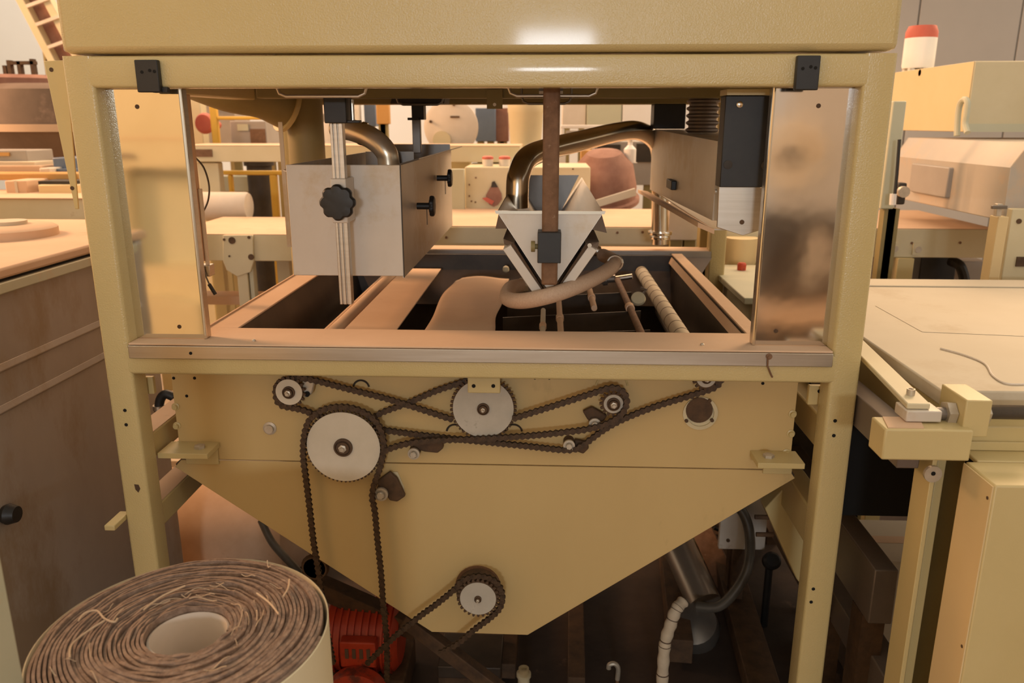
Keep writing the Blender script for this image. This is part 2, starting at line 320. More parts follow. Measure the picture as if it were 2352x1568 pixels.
# half-round bearing rings punched in the plate
for x, y, r in ((830, 890, .017), (1045, 992, .018), (1180, 992, .018), (1405, 890, .034), (1245, 873, .016)):
    c = K(x, y, y=YP)
    m = M(); m.tube([c+Vector((math.cos(t)*r, -.001, math.sin(t)*r)) for t in [PI*(.05+.9*i/14) for i in range(15)]], .0022, 6); m.go('pressed_ring', 'dark' if r < .03 else 'cream_soft', tk)
# port with dark opening
c = K(1605, 944, y=YP)
M().lathe([(.037, 0), (.037, .004), (.029, .005), (.029, .001)], c+Vector((.003, 0, -.004)), (0, -1, 0), 28).go('port_flange', 'cream_pale', tk)
M().lathe([(.0285, .001), (.0285, .0052)], c+Vector((0, 0, .004)), (0, -1, 0), 28).go('port_opening', 'rust_dark', tk)
for dx, dz in ((.028, -.018), (-.026, -.02), (.02, .026)): M().lathe([(.004, .004), (.004, .008)], c+Vector((dx, 0, dz)), (0, -1, 0), 8).go('bolt', 'rust_dark', tk)

# ---- rollers and sheets inside the tank
YA0, YA1 = YP+.02, YB-.07
def roller(x, z, r, matn, name, label, cat='roller', y0=YA0, y1=YA1, rings=0, ringm='print_dark', group=None):
    t = T(name, label, cat, (x, y0, z), group)
    M().cyl((x, y0, z), (x, y1, z), r, 20).go('barrel', matn, t)
    M().cyl((x, y0-.015, z), (x, y0, z), r*.4, 10).go('journal', 'steel_dark', t)
    for i in range(rings):
        yy = y0+.03+(y1-y0-.06)*i/(rings-1); M().lathe([(r*1.03, 0), (r*1.03, .0025)], (x, yy, z), (0, 1, 0), 20).go('ring', ringm, t)
    return t
roller(-.493, 1.12, .021, 'dusty', 'roller', 'smooth dusty tan roller left of the flat tan sheet in the tank')
roller(-.524, 1.115, .009, 'dusty', 'rod', 'thin dusty rod just left of the smooth tan roller', 'rod')
roller(.318, 1.118, .020, 'dusty_pale', 'roller', 'pale roller with dark rings at the right of the tank', rings=14)
for o in ():
    pass
sh = tag(M().box(-.468, -.345, YA0+.01, YB-.13, 1.132, 1.135).go('guide_sheet', 'dusty', bev=.001), 'flat tan guide sheet between roller and dark gap in the tank', 'sheet')
# crumpled belt end
m = M(); nx, ny = 14, 22; vs_ = []
for j in range(ny+1):
    for i in range(nx+1):
        u, v = i/nx, j/ny
        x = -.287+.168*u; y = YA0+.02+.80*v
        z = 1.134-.05*max(0, .16-u)+.004*math.sin(u*6+v*5)+.003*math.sin(v*11)
        x += .004*math.sin(v*14)*(u > .9)+.006*math.sin(v*7)*(u < .1)
        vs_.append((x, y, z))
fs_ = [(j*(nx+1)+i, j*(nx+1)+i+1, (j+1)*(nx+1)+i+1, (j+1)*(nx+1)+i) for j in range(ny) for i in range(nx)]
m.add(vs_, fs_); o = m.go('belt_sheet', 'dusty'); so = o.modifiers.new('thick', 'SOLIDIFY'); so.thickness = .003
tag(o, 'wavy dusty tan belt end lying in the middle of the tank', 'belt')
for x, z, r, y0, y1, mt, lb in ((-.006, 1.128, .0065, 1.66, 2.03, 'dusty_pale', 'thin pale rod left of the pair under the trough tip'), (.036, 1.128, .0075, 1.66, 2.2, 'dusty', 'thin pale rod right of the pair under the trough tip'), (.128, 1.128, .008, 2.06, 2.3, 'dusty', 'short tan rod behind the two long pale rods'), (.222, 1.128, .009, 1.66, 2.45, 'rust', 'brown rusty rod crossing the right half of the tank')):
    t = T('rod', lb, 'rod', (x, y0, z), 'thin rods in the tank'); M().cyl((x, y0, z), (x, y1, z), r, 12).go('shaft', mt, t); M().cyl((x, (y0+y1)/2, z), (x, (y0+y1)/2+.03, z), r*1.35, 12).go('collar', 'dusty', t)
for ya, yb, lb in ((1.79, 1.86, 'front thin steel slat crossing the tank below the rods'), (1.97, 2.06, 'middle thin steel slat crossing the tank'), (2.20, 2.30, 'rear thin steel slat crossing the tank')):
    tag(M().prism([(-.108, ya, 1.06), (-.108, ya, 1.122), (.25, yb, 1.122), (.25, yb, 1.06)], (0, .003, 0)).go('slat', 'tank_dark'), lb, 'slat', 'thin slats crossing the tank')
c = K(1466, 688, z=1.12)
t = T('light_disc', 'round pale disc beside the ringed roller', 'disc', c); M().lathe([(.019, 0), (.021, .004), (.019, .012)], c, (-.1, -.7, .6), 24).go('disc', 'cream_pale', t); M().tube([c+Vector((.012, -.01, .02)), c+Vector((.02, -.006, .03)), c+Vector((.005, 0, .034))], .003, 8).go('handle', 'steel_dark', t)
c = K(1162, 618, z=1.14)
tag(M().lathe([(.004, -.011), (.010, -.006), (.011, 0), (.009, .007), (.003, .011)], c, n=16).go('knob', 'cream_pale', loc=c), 'small round cream knob behind the wavy belt end', 'knob')
for p, q, r in (((-.60, YA0+.02, 1.0), (-.60, YA1, 1.0), .02), ((.37, YA0+.02, 1.0), (.37, YA1, 1.0), .012)):
    tag(M().cyl(p, q, r, 14).go('lower_roller', 'steel_dark'), 'dark lower roller deep at the %s side of the tank' % ('left' if p[0] < 0 else 'right'), 'roller')
# valves at the far right of the tank bottom
t = T('pipe_union', 'small dark threaded pipe union behind the rusty rod', 'pipe fitting', (.19, 2.5, 1.13))
M().lathe([(.014, 0), (.014, .02), (.02, .02), (.02, .035), (.012, .035), (.012, .06)], (.16, 2.5, 1.12), (1, -.2, .1), 10).go('union_nut', 'steel_dark', t)
M().cyl((.22, 2.49, 1.125), (.27, 2.48, 1.135), .008, 10).go('nipple', 'steel', t)

# ------------------------------------------------------------------ sliding panels in the opening
def side_panel(pts, Y, matn, label, holes, edge, bumps=()):
    P = [K(a, b, y=Y) for a, b in pts]
    x0 = min(P[0].x, P[3].x); x1 = max(P[1].x, P[2].x); z0 = 1.1775; z1 = 1.6595
    t = T('sliding_panel', label, 'panel', ((x0+x1)/2, Y, z0), 'sliding panels in the opening')
    s = M().box(x0, x1, Y, Y+.003, z0, z1).go('sheet', matn, t, bev=.0008)
    ex = x1 if edge > 0 else x0
    M().cyl((ex, Y+.0015, z0), (ex, Y+.0015, z1), .0035, 10).go('rolled_edge', 'steel_bright', t)
    M().box(ex-.003, ex+.003, Y+.003, Y+.022, z0, z1).go('edge_return', 'steel', t, bev=.0008)
    for hx, hy in holes: M().lathe([(.0042, -.0006), (.0042, .001)], K(hx, hy, y=Y), (0, 1, 0), 14).go('screw_hole', 'rust_dark', s)
    return t, (x0, x1, z0, z1)
lp, lb_ = side_panel([(218,205),(412,203),(470,785),(288,790)], 1.535, 'steel_cream_mirror', 'dusty sliding sheet panel at the left end of the opening, reflecting cream machines', [(315, 245), (412, 750)], 1)
rp, rb_ = side_panel([(1780,198),(1984,200),(1920,800),(1735,800)], 1.535, 'steel_mirror', 'polished stainless sliding panel at the right end of the opening', [(1880, 243), (1782, 760)], -1)

# ------------------------------------------------------------------ left steel box
bx = T('steel_box', 'left stainless spray box hanging lengthwise over the tank, open on top', 'steel box', (-.44, 1.75, 1.27), 'stainless spray boxes')
x0, x1, z0, z1, y0, y1 = -.566, -.317, 1.268, 1.51, 1.75, 2.70
M().box(x0, x1, y0, y0+.004, z0, z1+.001).go('front_wall', 'steel_box', bx, bev=.0015)
M().box(x1-.003, x1, y0+.004, y1, z0-.004, z1).go('side_wall', 'steel_box', bx)
M().box(x0, x0+.003, y0+.004, y1, z0, z1).go('side_wall', 'steel_box', bx)
M().box(x0+.003, x1-.003, y1-.004, y1, z0, z1+.02).go('back_wall', 'steel_dark', bx)
M().box(x0+.003, x1-.003, y0+.004, y1-.004, z0, z0+.003).go('bottom', 'steel_dark', bx)
M().box(x1, x1+.0015, y0-.0005, y0+.003, z0-.003, z1).go('seam', 'dark', bx)
M().prism([(x1-.003,y0+.01,z1),(x1+.034,y0+.05,z1+.010),(x1+.034,y1+.03,z1+.010),(x1-.003,y1,z1)], (0, 0, .003)).go('flange', 'steel_dark', bx)
M().prism([(x0,y0+.02,z1-.018),(x0-.026,y0+.06,z1-.016),(x0-.026,y1,z1-.016),(x0,y1,z1-.018)], (0, 0, .003)).go('flange', 'steel_box', bx)
M().box(x0+.12, x1-.01, y0+.25, y0+.253, z1-.05, z1+.02).go('baffle', 'steel_dark', bx)
def knob(c, axis, r, label, lobes=7, cat='knob', stem=.04):
    "lobed star knob; c is the face centre, axis points to the viewer side"
    t = T('star_knob', label, cat, c, 'black star knobs on the left box'); ax = Vector(axis).normalized(); u = ax.orthogonal().normalized(); q = ax.cross(u); n = lobes*8; vs = []; rows = ((.93, .0), (1, .15), (1, .55), (.9, .75), (.6, .8))
    h = r*.62
    for sc, hh in rows:
        for k in range(n):
            a = 2*PI*k/n; rr = r*sc*(1.04-.13*((1-math.cos(lobes*a))/2)**2.2)
            vs.append(Vector(c)+ax*(hh-.8)*h+(u*math.cos(a)+q*math.sin(a))*rr)
    fs = [(i*n+k, i*n+(k+1) % n, (i+1)*n+(k+1) % n, (i+1)*n+k) for i in range(len(rows)-1) for k in range(n)]+[tuple(range(n)), tuple((len(rows)-1)*n+k for k in range(n))]
    M().add(vs, fs).go('handwheel', 'black', t)
    p = Vector(c)-ax*.8*h; M().cyl(p, p-ax*stem, r*.34, 14).go('stem', 'black', t)
    return t
for px, py, Y in ((962, 473, 1.95), (1047, 409, 2.32)):
    c = K(px, py, y=Y); c.x = x1+.046
    k = knob(c, (1, 0, 0), .024, 'black clamp knob on the long side of the left steel box, %s of the two' % ('nearer' if Y < 2 else 'farther'), stem=.032)
    M().cyl(c+Vector((-.02, 0, -.008)), c+Vector((-.02, 0, -.045)), .0012, 6).go('pin', 'steel_dark', k)
c = K(660, 480, y=1.86); c.x = x0-.012
knob(c, (-1, 0, 0), .022, 'black knob peeking out at the left of the left steel box', stem=.008)

# bracket rod with clamp in front of the left box
hr = T('hanger_bar', 'grooved steel hanger bar with black clamp block in front of the left steel box', 'hanger bar', (-.445, 1.70, 1.19))
m = M(); xx = K(797, 690, y=1.70).x; zb = K(797, 697, y=1.70).z
for dx, wd in ((-.0105, .006), (-.002, .007), (.0085, .009)): m.box(xx+dx-wd/2, xx+dx+wd/2, 1.69, 1.712, zb, 1.655)
m.box(xx-.0125, xx+.012, 1.694, 1.715, zb, 1.655); m.go('bar', 'steel', hr, bev=.001)
a0 = K(742, 228, y=1.675); b0 = K(800, 283, y=1.675)
M().box(a0.x, b0.x-.003, 1.675, 1.73, b0.z, a0.z+.004).go('clamp_block', 'black', hr, bev=.002)
M().box(b0.x-.004, b0.x+.022, 1.68, 1.70, b0.z+.0005, b0.z+.006).go('clamp_lever', 'black', hr, bev=.001)
M().cyl((b0.x+.004, 1.70, b0.z+.006), (b0.x+.004, 1.70, a0.z), .004, 10).go('bolt', 'steel', hr)
a1 = K(779, 410, y=1.682); b1 = K(812, 512, y=1.682)
M().box(xx-.016, xx+.017, 1.678, 1.7485, b1.z, a1.z).go('collar', 'steel_box', hr, bev=.002)
c = K(773, 466, y=1.655)
knob(c, (0, -1, 0), .036, 'large black lobed knob on the collar in front of the left steel box', 8, stem=.012)

# looped steel handles under the hood
def loop(px0, px1, pyb, Y, r, label, zt=1.672, matn='steel'):
    a = K(px0, pyb, y=Y); b = K(px1, pyb, y=Y); z = a.z; c = .016
    pts = [(a.x, Y, zt), (a.x, Y, z+c), (a.x+.004, Y, z+.005), (a.x+c, Y, z), (b.x-c, Y, z), (b.x-.004, Y, z+.005), (b.x, Y, z+c), (b.x, Y, zt)]
    tag(M().tube(pts, r, 10).go('loop_bracket', matn, loc=((a.x+b.x)/2, Y, z)), label, 'bracket', 'bent rod loops under the hood')
loop(638, 842, 221, 1.60, .0035, 'wide bent rod loop under the hood above the left box', zt=1.6595+.06)
loop(1168, 1372, 220, 1.60, .0035, 'wide bent rod loop under the hood above the trough', zt=1.72)
loop(912, 1018, 240, 2.25, .0035, 'small bent rod loop behind the left box top', zt=1.72, matn='steel_dark')
loop(1198, 1312, 238, 1.95, .003, 'small bent rod loop behind the trough rod', zt=1.72, matn='steel_dark')
t = T('name_plate', 'small pale blank plate behind the loop above the trough', 'plate', K(1266, 212, y=1.63))
M().rect(1238, 209, 1293, 216, 1.63, .002).go('plate', 'white', t); M().rect(1238, 196, 1293, 209, 1.63, .001).go('plate_back', 'steel_dark', t)
# rear hanger above left box
t = T('rear_hanger', 'dark rear hanger rod with clamp at the back of the left box', 'hanger bar', K(958, 340, y=2.4))
M().rect(947, 272, 966, 352, 2.4, .02).go('bar', 'steel_dark', t, bev=.002); M().rect(945, 240, 973, 275, 2.38, .05).go('clamp_block', 'black', t, bev=.002); M().rect(936, 270, 960, 276, 2.37, .01).go('clamp_lever', 'black', t)
# dark housing chute and tab
tag(M().poly([(905,200),(1024,200),(1020,238),(896,238)], 2.28, .12).go('chute', 'dark', bev=.002), 'dark chute box under the hood behind the left box', 'chute')
t = T('hanging_tab', 'small olive tab with a hole hanging from the inner bar', 'tab', K(1136, 235, y=1.975))
M().rect(1118, 205, 1154, 250, 1.972, .004).go('tab', 'olive_dark', t); M().lathe([(.004, -.001), (.004, .001)], K(1136, 240, y=1.971), (0, 1, 0), 10).go('hole', 'white', t)
# round duct at upper left
t = T('sloping_duct', 'olive sheet-metal duct sloping down under the hood at the left, joined to a vertical pipe', 'duct', (-.75, 2.5, 1.6))
P = [K(428, 170, y=2.3), K(520, 205, y=2.35), K(600, 222, y=2.4), K(655, 248, y=2.45)]
M().tube(smooth_path(P, 6), .062, 20).go('duct_body', 'olive_dark', t)
M().lathe([(.072, 0), (.072, .012)], P[-1], P[-1]-P[-2], 20).go('duct_collar', 'cream_soft', t)
v = K(702, 300, y=2.5)
M().cyl((v.x, 2.5, 1.2), (v.x, 2.5, 1.72), .055, 24).go('vertical_pipe', 'olive_dark', t)
t = T('edge_strip', 'thin grey steel strip standing behind the left box', 'strip', K(655, 420, y=2.35)); v = K(652, 400, y=2.35)
M().box(v.x-.006, v.x+.006, 2.35, 2.354, 1.24, 1.60).go('strip', 'steel_box', t)

# ------------------------------------------------------------------ polished pipes
def pipe(pts, r, label, matn, n=10, flanges=()):
    t = T('bent_pipe', label, 'pipe', pts[-1], 'polished bent pipes over the tank'); M().tube(smooth_path(pts, n), r, 24).go('pipe_body', matn, t)
    for c, d, rr in flanges: M().lathe([(rr, 0), (rr*1.03, .006), (rr, .012)], c, d, 20).go('flange', 'steel_bright', t)
    return t
pipe([K(770,292,y=2.0), K(812,300,y=1.98), K(855,318,y=1.96), K(884,345,y=1.95), K(893,375,y=1.95), Vector((K(893,375,y=1.95).x, 1.95, 1.42))], .026, 'bright bent steel pipe curving down into the left steel box', 'pipe_bright', flanges=[(K(828,305,y=1.975), (1, 0, -.3), .0275)])
pipe([K(1188,440,y=2.05)-Vector((0, 0, .04)), K(1188,440,y=2.05), K(1192,400,y=2.06), K(1212,362,y=2.10), K(1260,342,y=2.2), K(1340,322,y=2.35), K(1420,303,y=2.52), K(1465,300,y=2.6), K(1500,318,y=2.68), K(1515,350,y=2.73), K(1516,420,y=2.75), K(1516,560,y=2.75)], .029, 'long dark polished pipe arching from the trough to the rear ledge', 'pipe_steel', flanges=[(K(1516,538,y=2.75), (0, 0, 1), .040), (K(1516,548,y=2.75), (0, 0, 1), .034)])

# ------------------------------------------------------------------ central trough
tr = T('v_trough', 'stainless V-shaped trough in the middle of the opening with open top', 'trough', (.008, 1.62, 1.265))
TA, TC, TV = Vector((-.098, 1.62, 1.424)), Vector((.112, 1.62, 1.424)), Vector((.008, 1.62, 1.262))
M().prism([TA, TC, TV], (0, .003, 0)).go('front_plate', 'steel_box', tr, bev=.0006)
M().prism([TA+Vector((-.006, -.002, .004)), TC+Vector((.006, -.002, .004)), TC+Vector((.004, -.002, -.002)), TA+Vector((-.004, -.002, -.002))], (0, .006, 0)).go('front_lip', 'steel_bright', tr)
L_ = 1.06
for a_, nm in ((TA, -1), (TC, 1)):
    M().prism([a_+Vector((0, .0035, 0)), TV+Vector((0, .0035, 0)), TV+Vector((0, L_, 0)), a_+Vector((0, L_, 0))], (nm*.002, 0, .001)).go('trough_wall', 'steel', tr)
    # flared outer wings and lower channel
    w0 = a_+(TV-a_)*.22
    tip = K(1138 if nm < 0 else 1394, 525 if nm < 0 else 535, y=1.66)
    M().prism([a_+Vector((nm*.0, .03, -.004)), tip, w0+Vector((0, .03, 0))], (0, L_-.1, 0)).go('wing', 'steel_old', tr)
    tip2 = K(1156 if nm < 0 else 1376, 548 if nm < 0 else 555, y=1.65)
    n_ = Vector((nm*.86, 0, -.5)); p0 = a_+(TV-a_)*.36+n_*.006; p1 = TV+n_*.010+Vector((0, 0, .004))
    M().prism([p0+n_*.008, p0+n_*.027, p1+n_*.020+Vector((0, 0, -.004)), p1+n_*.003], (0, L_-.05, 0)).go('side_channel', 'steel_box', tr, bev=.001)
    M().prism([p0+n_*.001, p0+n_*.0075, p1+n_*.0028, p1+n_*.0005], (0, .02, 0)).go('channel_gap', 'rust_dark', tr)
    M().prism([tip2, p0, p0+(p1-p0)*.14, tip2+Vector((nm*-.002, 0, -.012))], (0, .3, 0)).go('wing', 'steel_old', tr)
M().prism([K(1187,402,y=2.62), K(1330,402,y=2.62), K(1259,545,y=2.62)], (0, .003, 0)).go('back_plate', 'steel_dark', tr)
# hanging rod of the trough
t = T('hanger_rod', 'brown rusty flat rod with black clamp holding the V trough', 'hanger rod', K(1263, 640, y=1.585))
a0 = K(1246, 400, y=1.585); b0 = K(1284, 400, y=1.585)
M().box(a0.x, b0.x, 1.583, 1.6175, K(1263, 655, y=1.585).z, 1.69).go('bar', 'rust', t, bev=.005)
a0 = K(1235, 533, y=1.572); b0 = K(1288, 604, y=1.572)
M().box(a0.x, b0.x, 1.568, 1.6192, b0.z, a0.z).go('clamp_block', 'black', t, bev=.0015)
c = K(1229, 566, y=1.59); M().cyl(c, c+Vector((.012, 0, 0)), .005, 12).go('screw_shank', 'olive_dark', t); M().cyl(c-Vector((.008, 0, 0)), c, .011, 14).go('screw_head', 'olive_dark', t)
# braided hose under the trough
t = T('braided_hose', 'brown braided hose looping under the trough tip', 'hose', K(1160, 690, y=1.75))
P = [K(1195,655,y=1.9), K(1172,662,y=1.80), K(1166,685,y=1.70), K(1200,691,y=1.62), K(1265,678,y=1.59), K(1330,655,y=1.64), K(1385,628,y=1.74), K(1412,605,y=1.84), K(1402,594,y=1.93), K(1385,586,y=1.98)]
M().tube(smooth_path(P, 8), .0165, 16).go('hose_body', 'hose', t)
c = K(1412, 603, y=1.81); M().tube([c+Vector((.017*math.cos(k), -.004, .017*math.sin(k))) for k in [2*PI*i/16 for i in range(17)]], .003, 6).go('clamp_ring', 'steel', t)
c = K(1378, 582, y=2.0); M().lathe([(.014, 0), (.014, .03), (.011, .03), (.011, .05)], c-Vector((.03, 0, -.02)), (1, 0, -.6), 12).go('fitting', 'steel', t)
M().lathe([(.018, 0), (.018, .016), (.013, .018)], K(1195, 655, y=1.9), (1, .2, .1), 8).go('hose_nut', 'bolt', t)
for x, y in ((1354, 563), (1295, 655)): M().lathe([(.0045, 0), (.0045, .003)], K(x, y, y=1.618), (0, -1, 0), 8).go('bolt', 'bolt', tr)

# ------------------------------------------------------------------ right spray box with hanger
rb = T('steel_box', 'right stainless spray box, partly hidden behind the black hanger plate', 'steel box', (.45, 1.66, 1.40), 'stainless spray boxes')
m = M(); A = lambda px, py: K(px, py, x=.34)
pts = [Vector((.34, 1.665, 1.405)), Vector((.34, 1.665, 1.56)), Vector((.34, 2.70, 1.575)), Vector((.34, 2.70, 1.385))]
M().prism(pts, (.003, 0, 0)).go('side_wall', 'steel_box', rb)
M().box(.343, .53, 1.665, 1.668, 1.405, 1.56).go('front_wall', 'steel_box', rb)
M().box(.343, .53, 1.668, 2.70, 1.385, 1.388).go('bottom', 'steel_box', rb)
M().prism([(.34,1.665,1.56),(.34,2.7,1.575),(.53,2.7,1.575),(.53,1.665,1.56)], (0, 0, .003)).go('lid', 'steel_box', rb)
M().prism([(.338,1.63,1.382),(.310,1.66,1.392),(.310,2.78,1.368),(.338,2.74,1.366)], (0, 0, .010)).go('drip_flange', 'dusty', rb)
c = A(1550, 424); M().box(.326, .34, c.y-.03, c.y+.06, c.z-.012, c.z+.012).go('latch', 'black', rb, bev=.002)
M().lathe([(.005, 0), (.005, .004)], A(1646, 440), (-1, 0, 0), 12).go('bolt', 'bolt', rb)
hp = T('hanger_plate', 'black slotted hanger plate with pointed steel end at the right of the opening', 'hanger plate', K(1712, 430, y=1.625))
a0 = K(1663, 300, y=1.60).x; b0 = K(1765, 300, y=1.60).x
M().box(a0-.001, b0, 1.60, 1.645, K(1710, 430, y=1.6).z, 1.648).go('clamp_plate', 'black', hp, bev=.0015)
M().poly([(1652,425),(1757,430),(1748,528),(1706,541),(1647,522)], 1.618, .006).go('steel_tongue', 'steel', hp, bev=.0008)
M().lathe([(.0048, -.0008), (.0048, .001)], K(1704, 510, y=1.618), (0, 1, 0), 14).go('bolt_hole', 'rust_dark', hp)
M().lathe([(.006, 0), (.006, .005), (.004, .006)], K(1698, 240, y=1.6), (0, -1, 0), 12).go('bolt', 'steel_bright', hp)
for x, y in ((1672, 378), (1758, 380)): M().lathe([(.0085, 0), (.0085, .0016), (.0068, .0018)], K(x, y, y=1.6), (0, -1, 0), 20).go('bolt', 'dark', hp)
M().box(a0, b0+.03, 1.595, 1.66, 1.649, 1.6595).go('mounting_foot', 'cream_soft', hp)
# ribbed hose and black block behind the hanger plate
t = T('ribbed_hose', 'translucent ribbed flexible hose hanging under the hood at the right', 'hose', K(1612, 290, y=2.2))
c = K(1612, 300, y=2.2); pr = []
for i in range(9): pr += [(.036, i*.018), (.043, i*.018+.005), (.043, i*.018+.009), (.036, i*.018+.013)]
M().lathe(pr, (c.x, 2.2, 1.573), (0, 0, 1), 24).go('ribs', 'steel_old', t)
tag(M().rect(1502, 238, 1575, 296, 2.55, .08).go('clamp_block', 'black', bev=.003, loc=K(1540, 290, y=2.55)), 'black block on top of the right steel box beside the ribbed hose', 'block')

# conduit and cables beside the left panel
t = T('conduit', 'thin steel conduit rising beside the left sliding panel', 'conduit', K(458, 600, y=1.85)); v = K(444, 400, y=1.85)
M().box(v.x-.006, v.x+.003, 1.85, 1.87, 1.28, 1.66).go('channel', 'dusty', t, bev=.001)  # steel channel, orange light on it put into the dusty colour
M().cyl((v.x+.008, 1.86, 1.27), (v.x+.008, 1.86, 1.45), .005, 10).go('rod', 'white_dusty', t)
M().box(v.x-.008, v.x+.018, 1.845, 1.875, 1.245, 1.272).go('bracket', 'steel', t, bev=.002)
M().cyl((v.x-.006, 1.84, 1.265), (v.x+.006, 1.84, 1.265), .006, 10).go('terminal', 'hose_dark', t)
tag(M().tube(smooth_path([K(447,360,y=1.88), K(468,385,y=1.88), K(480,425,y=1.88), K(478,460,y=1.88), K(466,488,y=1.88)], 6), .0022, 8).go('cable', 'hose_dark', loc=K(466, 488, y=1.88)), 'thin dark cable bowing out beside the conduit', 'cable')
t = T('probe_cable', 'black cable ending in a probe hanging below the conduit', 'cable', K(495, 675, y=1.84))
M().tube(smooth_path([K(452,500,y=1.84), K(456,560,y=1.84), K(468,620,y=1.84), K(482,655,y=1.84)], 6), .002, 8).go('wire', 'hose_dark', t); M().cyl(K(480, 652, y=1.84), K(495, 676, y=1.84), .0045, 10).go('probe', 'black', t)

# ------------------------------------------------------------------ sprockets
def sprocket(px, py, Y, R, teeth, matn, label, hub=.024, hubm='rust_dark', facem=None, face_r=.9, boltw=.012, thick=.006, tooth_m='rust_dark', toothp=True):
    c = K(px, py, y=Y); t = T('sprocket', label, 'sprocket', c, 'sprockets on the front plate')
    dk = M().lathe([(R, 0), (R, thick)], c, (0, 1, 0), 48).go('disc', tooth_m, t)
    M().lathe([(R*face_r, -.0015), (R*face_r, .0005)], c, (0, 1, 0), 48).go('face', matn, t)
    h = .0065; wd = 2*PI*R/teeth*.85
    me = None
    for k in range(teeth):
        a = 2*PI*k/teeth
        if me is None:
            mm = M().prism([(-wd/2, 0, -.002), (wd/2, 0, -.002), (wd*.22, 0, h), (-wd*.22, 0, h)], (0, thick*.8, 0)); o = mm.go('tooth', tooth_m, dk, loc=(0, 0, 0)); me = o.data
            o.matrix_local = Matrix.Translation(c-LOC[t.name]) @ Matrix.Rotation(a, 4, 'Y') @ Matrix.Translation((0, .0005, R))
        else: inst('tooth', me, dk, Matrix.Translation(c) @ Matrix.Rotation(a, 4, 'Y') @ Matrix.Translation((0, .0005, R)))
    hb = M().lathe([(hub, 0), (hub, .005), (hub*.82, .006), (hub*.78, .003), (hub*.68, .003), (hub*.66, .008)], c-Vector((0, .001, 0)), (0, -1, 0), 28).go('hub', hubm, t)
    M().lathe([(boltw, .004), (boltw, .012), (boltw*.6, .013), (boltw*.55, .018)], c, (0, -1, 0), 6).go('bolt', 'bolt', hb)
    return t
sprocket(789, 1026, 1.592, .0775, 56, 'sprocket_face', 'large white-faced sprocket at the left of the cream front plate', hub=.0205, face_r=1.03, boltw=.009)
sprocket(1110, 938, 1.592, .0645, 46, 'sprocket_grey', 'grey-faced sprocket half covered by the small cream lug under the middle rail', hub=.013, face_r=1.0, boltw=.005)
sprocket(664, 900, 1.588, .0285, 18, 'sprocket_face', 'small white-faced sprocket at the top left of the front plate', hub=.0135, face_r=1.0, boltw=.007)
sprocket(1409, 927, 1.588, .0225, 16, 'sprocket_grey', 'small grey toothed sprocket right of the middle on the front plate', hub=.014, face_r=.9, boltw=.007)
sprocket(1622, 868, 1.590, .022, 16, 'sprocket_grey', 'small sprocket mostly hidden by the middle rail at the upper right', hub=.011, face_r=.9, boltw=.006)
sprocket(1098, 1374, 1.565, .0415, 26, 'sprocket_grey', 'grey sprocket low on the hopper plate with its chain', hub=.008, face_r=.97, boltw=.004)
c = K(1100, 1346, y=YP)
t = T('bearing_housing', 'round brown greasy bearing housing behind the low hopper sprocket', 'bearing', c)
M().lathe([(.049, 0), (.049, .030), (.044, .034)], c, (0, -1, 0), 32).go('housing', 'rust_dark', t); M().lathe([(.052, 0), (.052, .004)], c+Vector((-.002, 0, .002)), (0, -1, 0), 32).go('rim', 'rust', t)
# tensioners
def tensioner(px, py, r, label, arm=None, Y=1.60):
    c = K(px, py, y=Y); t = T('chain_tensioner', label, 'tensioner', c, 'chain tensioners on the front plate')
    M().cyl(c+Vector((0, YP-Y, 0)), c+Vector((0, -.002, 0)), r*.95, 16).go('spindle', 'rust_dark', t)
    wz = M().lathe([(r, 0), (r, .006), (r*.72, .0062), (r*.72, .003), (r*.5, .003), (r*.5, .012), (r*.4, .013)], c, (0, -1, 0), 20).go('washer', 'bolt', t)
    M().lathe([(r*.5, .003), (r*.5, .014)], c, (0, -1, 0), 6).go('nut', 'bolt', wz)
    if arm:
        M().poly(arm, 1.606, .012).go('arm', 'rust_dark', t, bev=.003)
    return t
tensioner(876, 1133, .0155, 'tensioner with triangular bracket below the large sprocket', [(862,1108),(895,1084),(912,1100),(931,1140),(912,1153),(895,1150),(880,1128)])
t = T('tensioner_plate', 'small cream plate with a hole behind the triangular tensioner bracket', 'plate', K(912, 1100, y=YP)); M().poly([(898,1084),(913,1084),(928,1118),(930,1135),(915,1120)], YP-.004, .0035).go('plate', 'cream_pale', t); M().lathe([(.002, -.0008), (.002, .001)], K(909, 1093, y=YP-.004), (0, 1, 0), 8).go('hole', 'hole', t)
tensioner(951, 1040, .0130, 'tensioner right of the large sprocket under the long chains', [(945,1010),(1018,1010),(1018,1030),(1005,1041),(975,1038),(950,1030)])
tensioner(1307, 1021, .0125, 'lower of the two chain tensioners right of the middle', [(1320,1010),(1350,1015),(1353,1030),(1340,1043),(1318,1035)])
tensioner(1366, 972, .0130, 'upper of the two chain tensioners beside the small toothed sprocket', [(1338,945),(1360,935),(1395,955),(1385,970),(1350,965)])
t = T('tensioner_link', 'dark angled tensioner piece beside the small white-faced sprocket', 'tensioner', K(708, 890, y=1.6)); M().poly([(694,872),(712,868),(722,880),(716,905),(700,915),(692,905)], 1.60, .015).go('arm', 'bolt', t, bev=.003); M().lathe([(.006, 0), (.006, .004)], K(706, 904, y=1.6), (0, -1, 0), 10).go('bolt', 'hole', t)

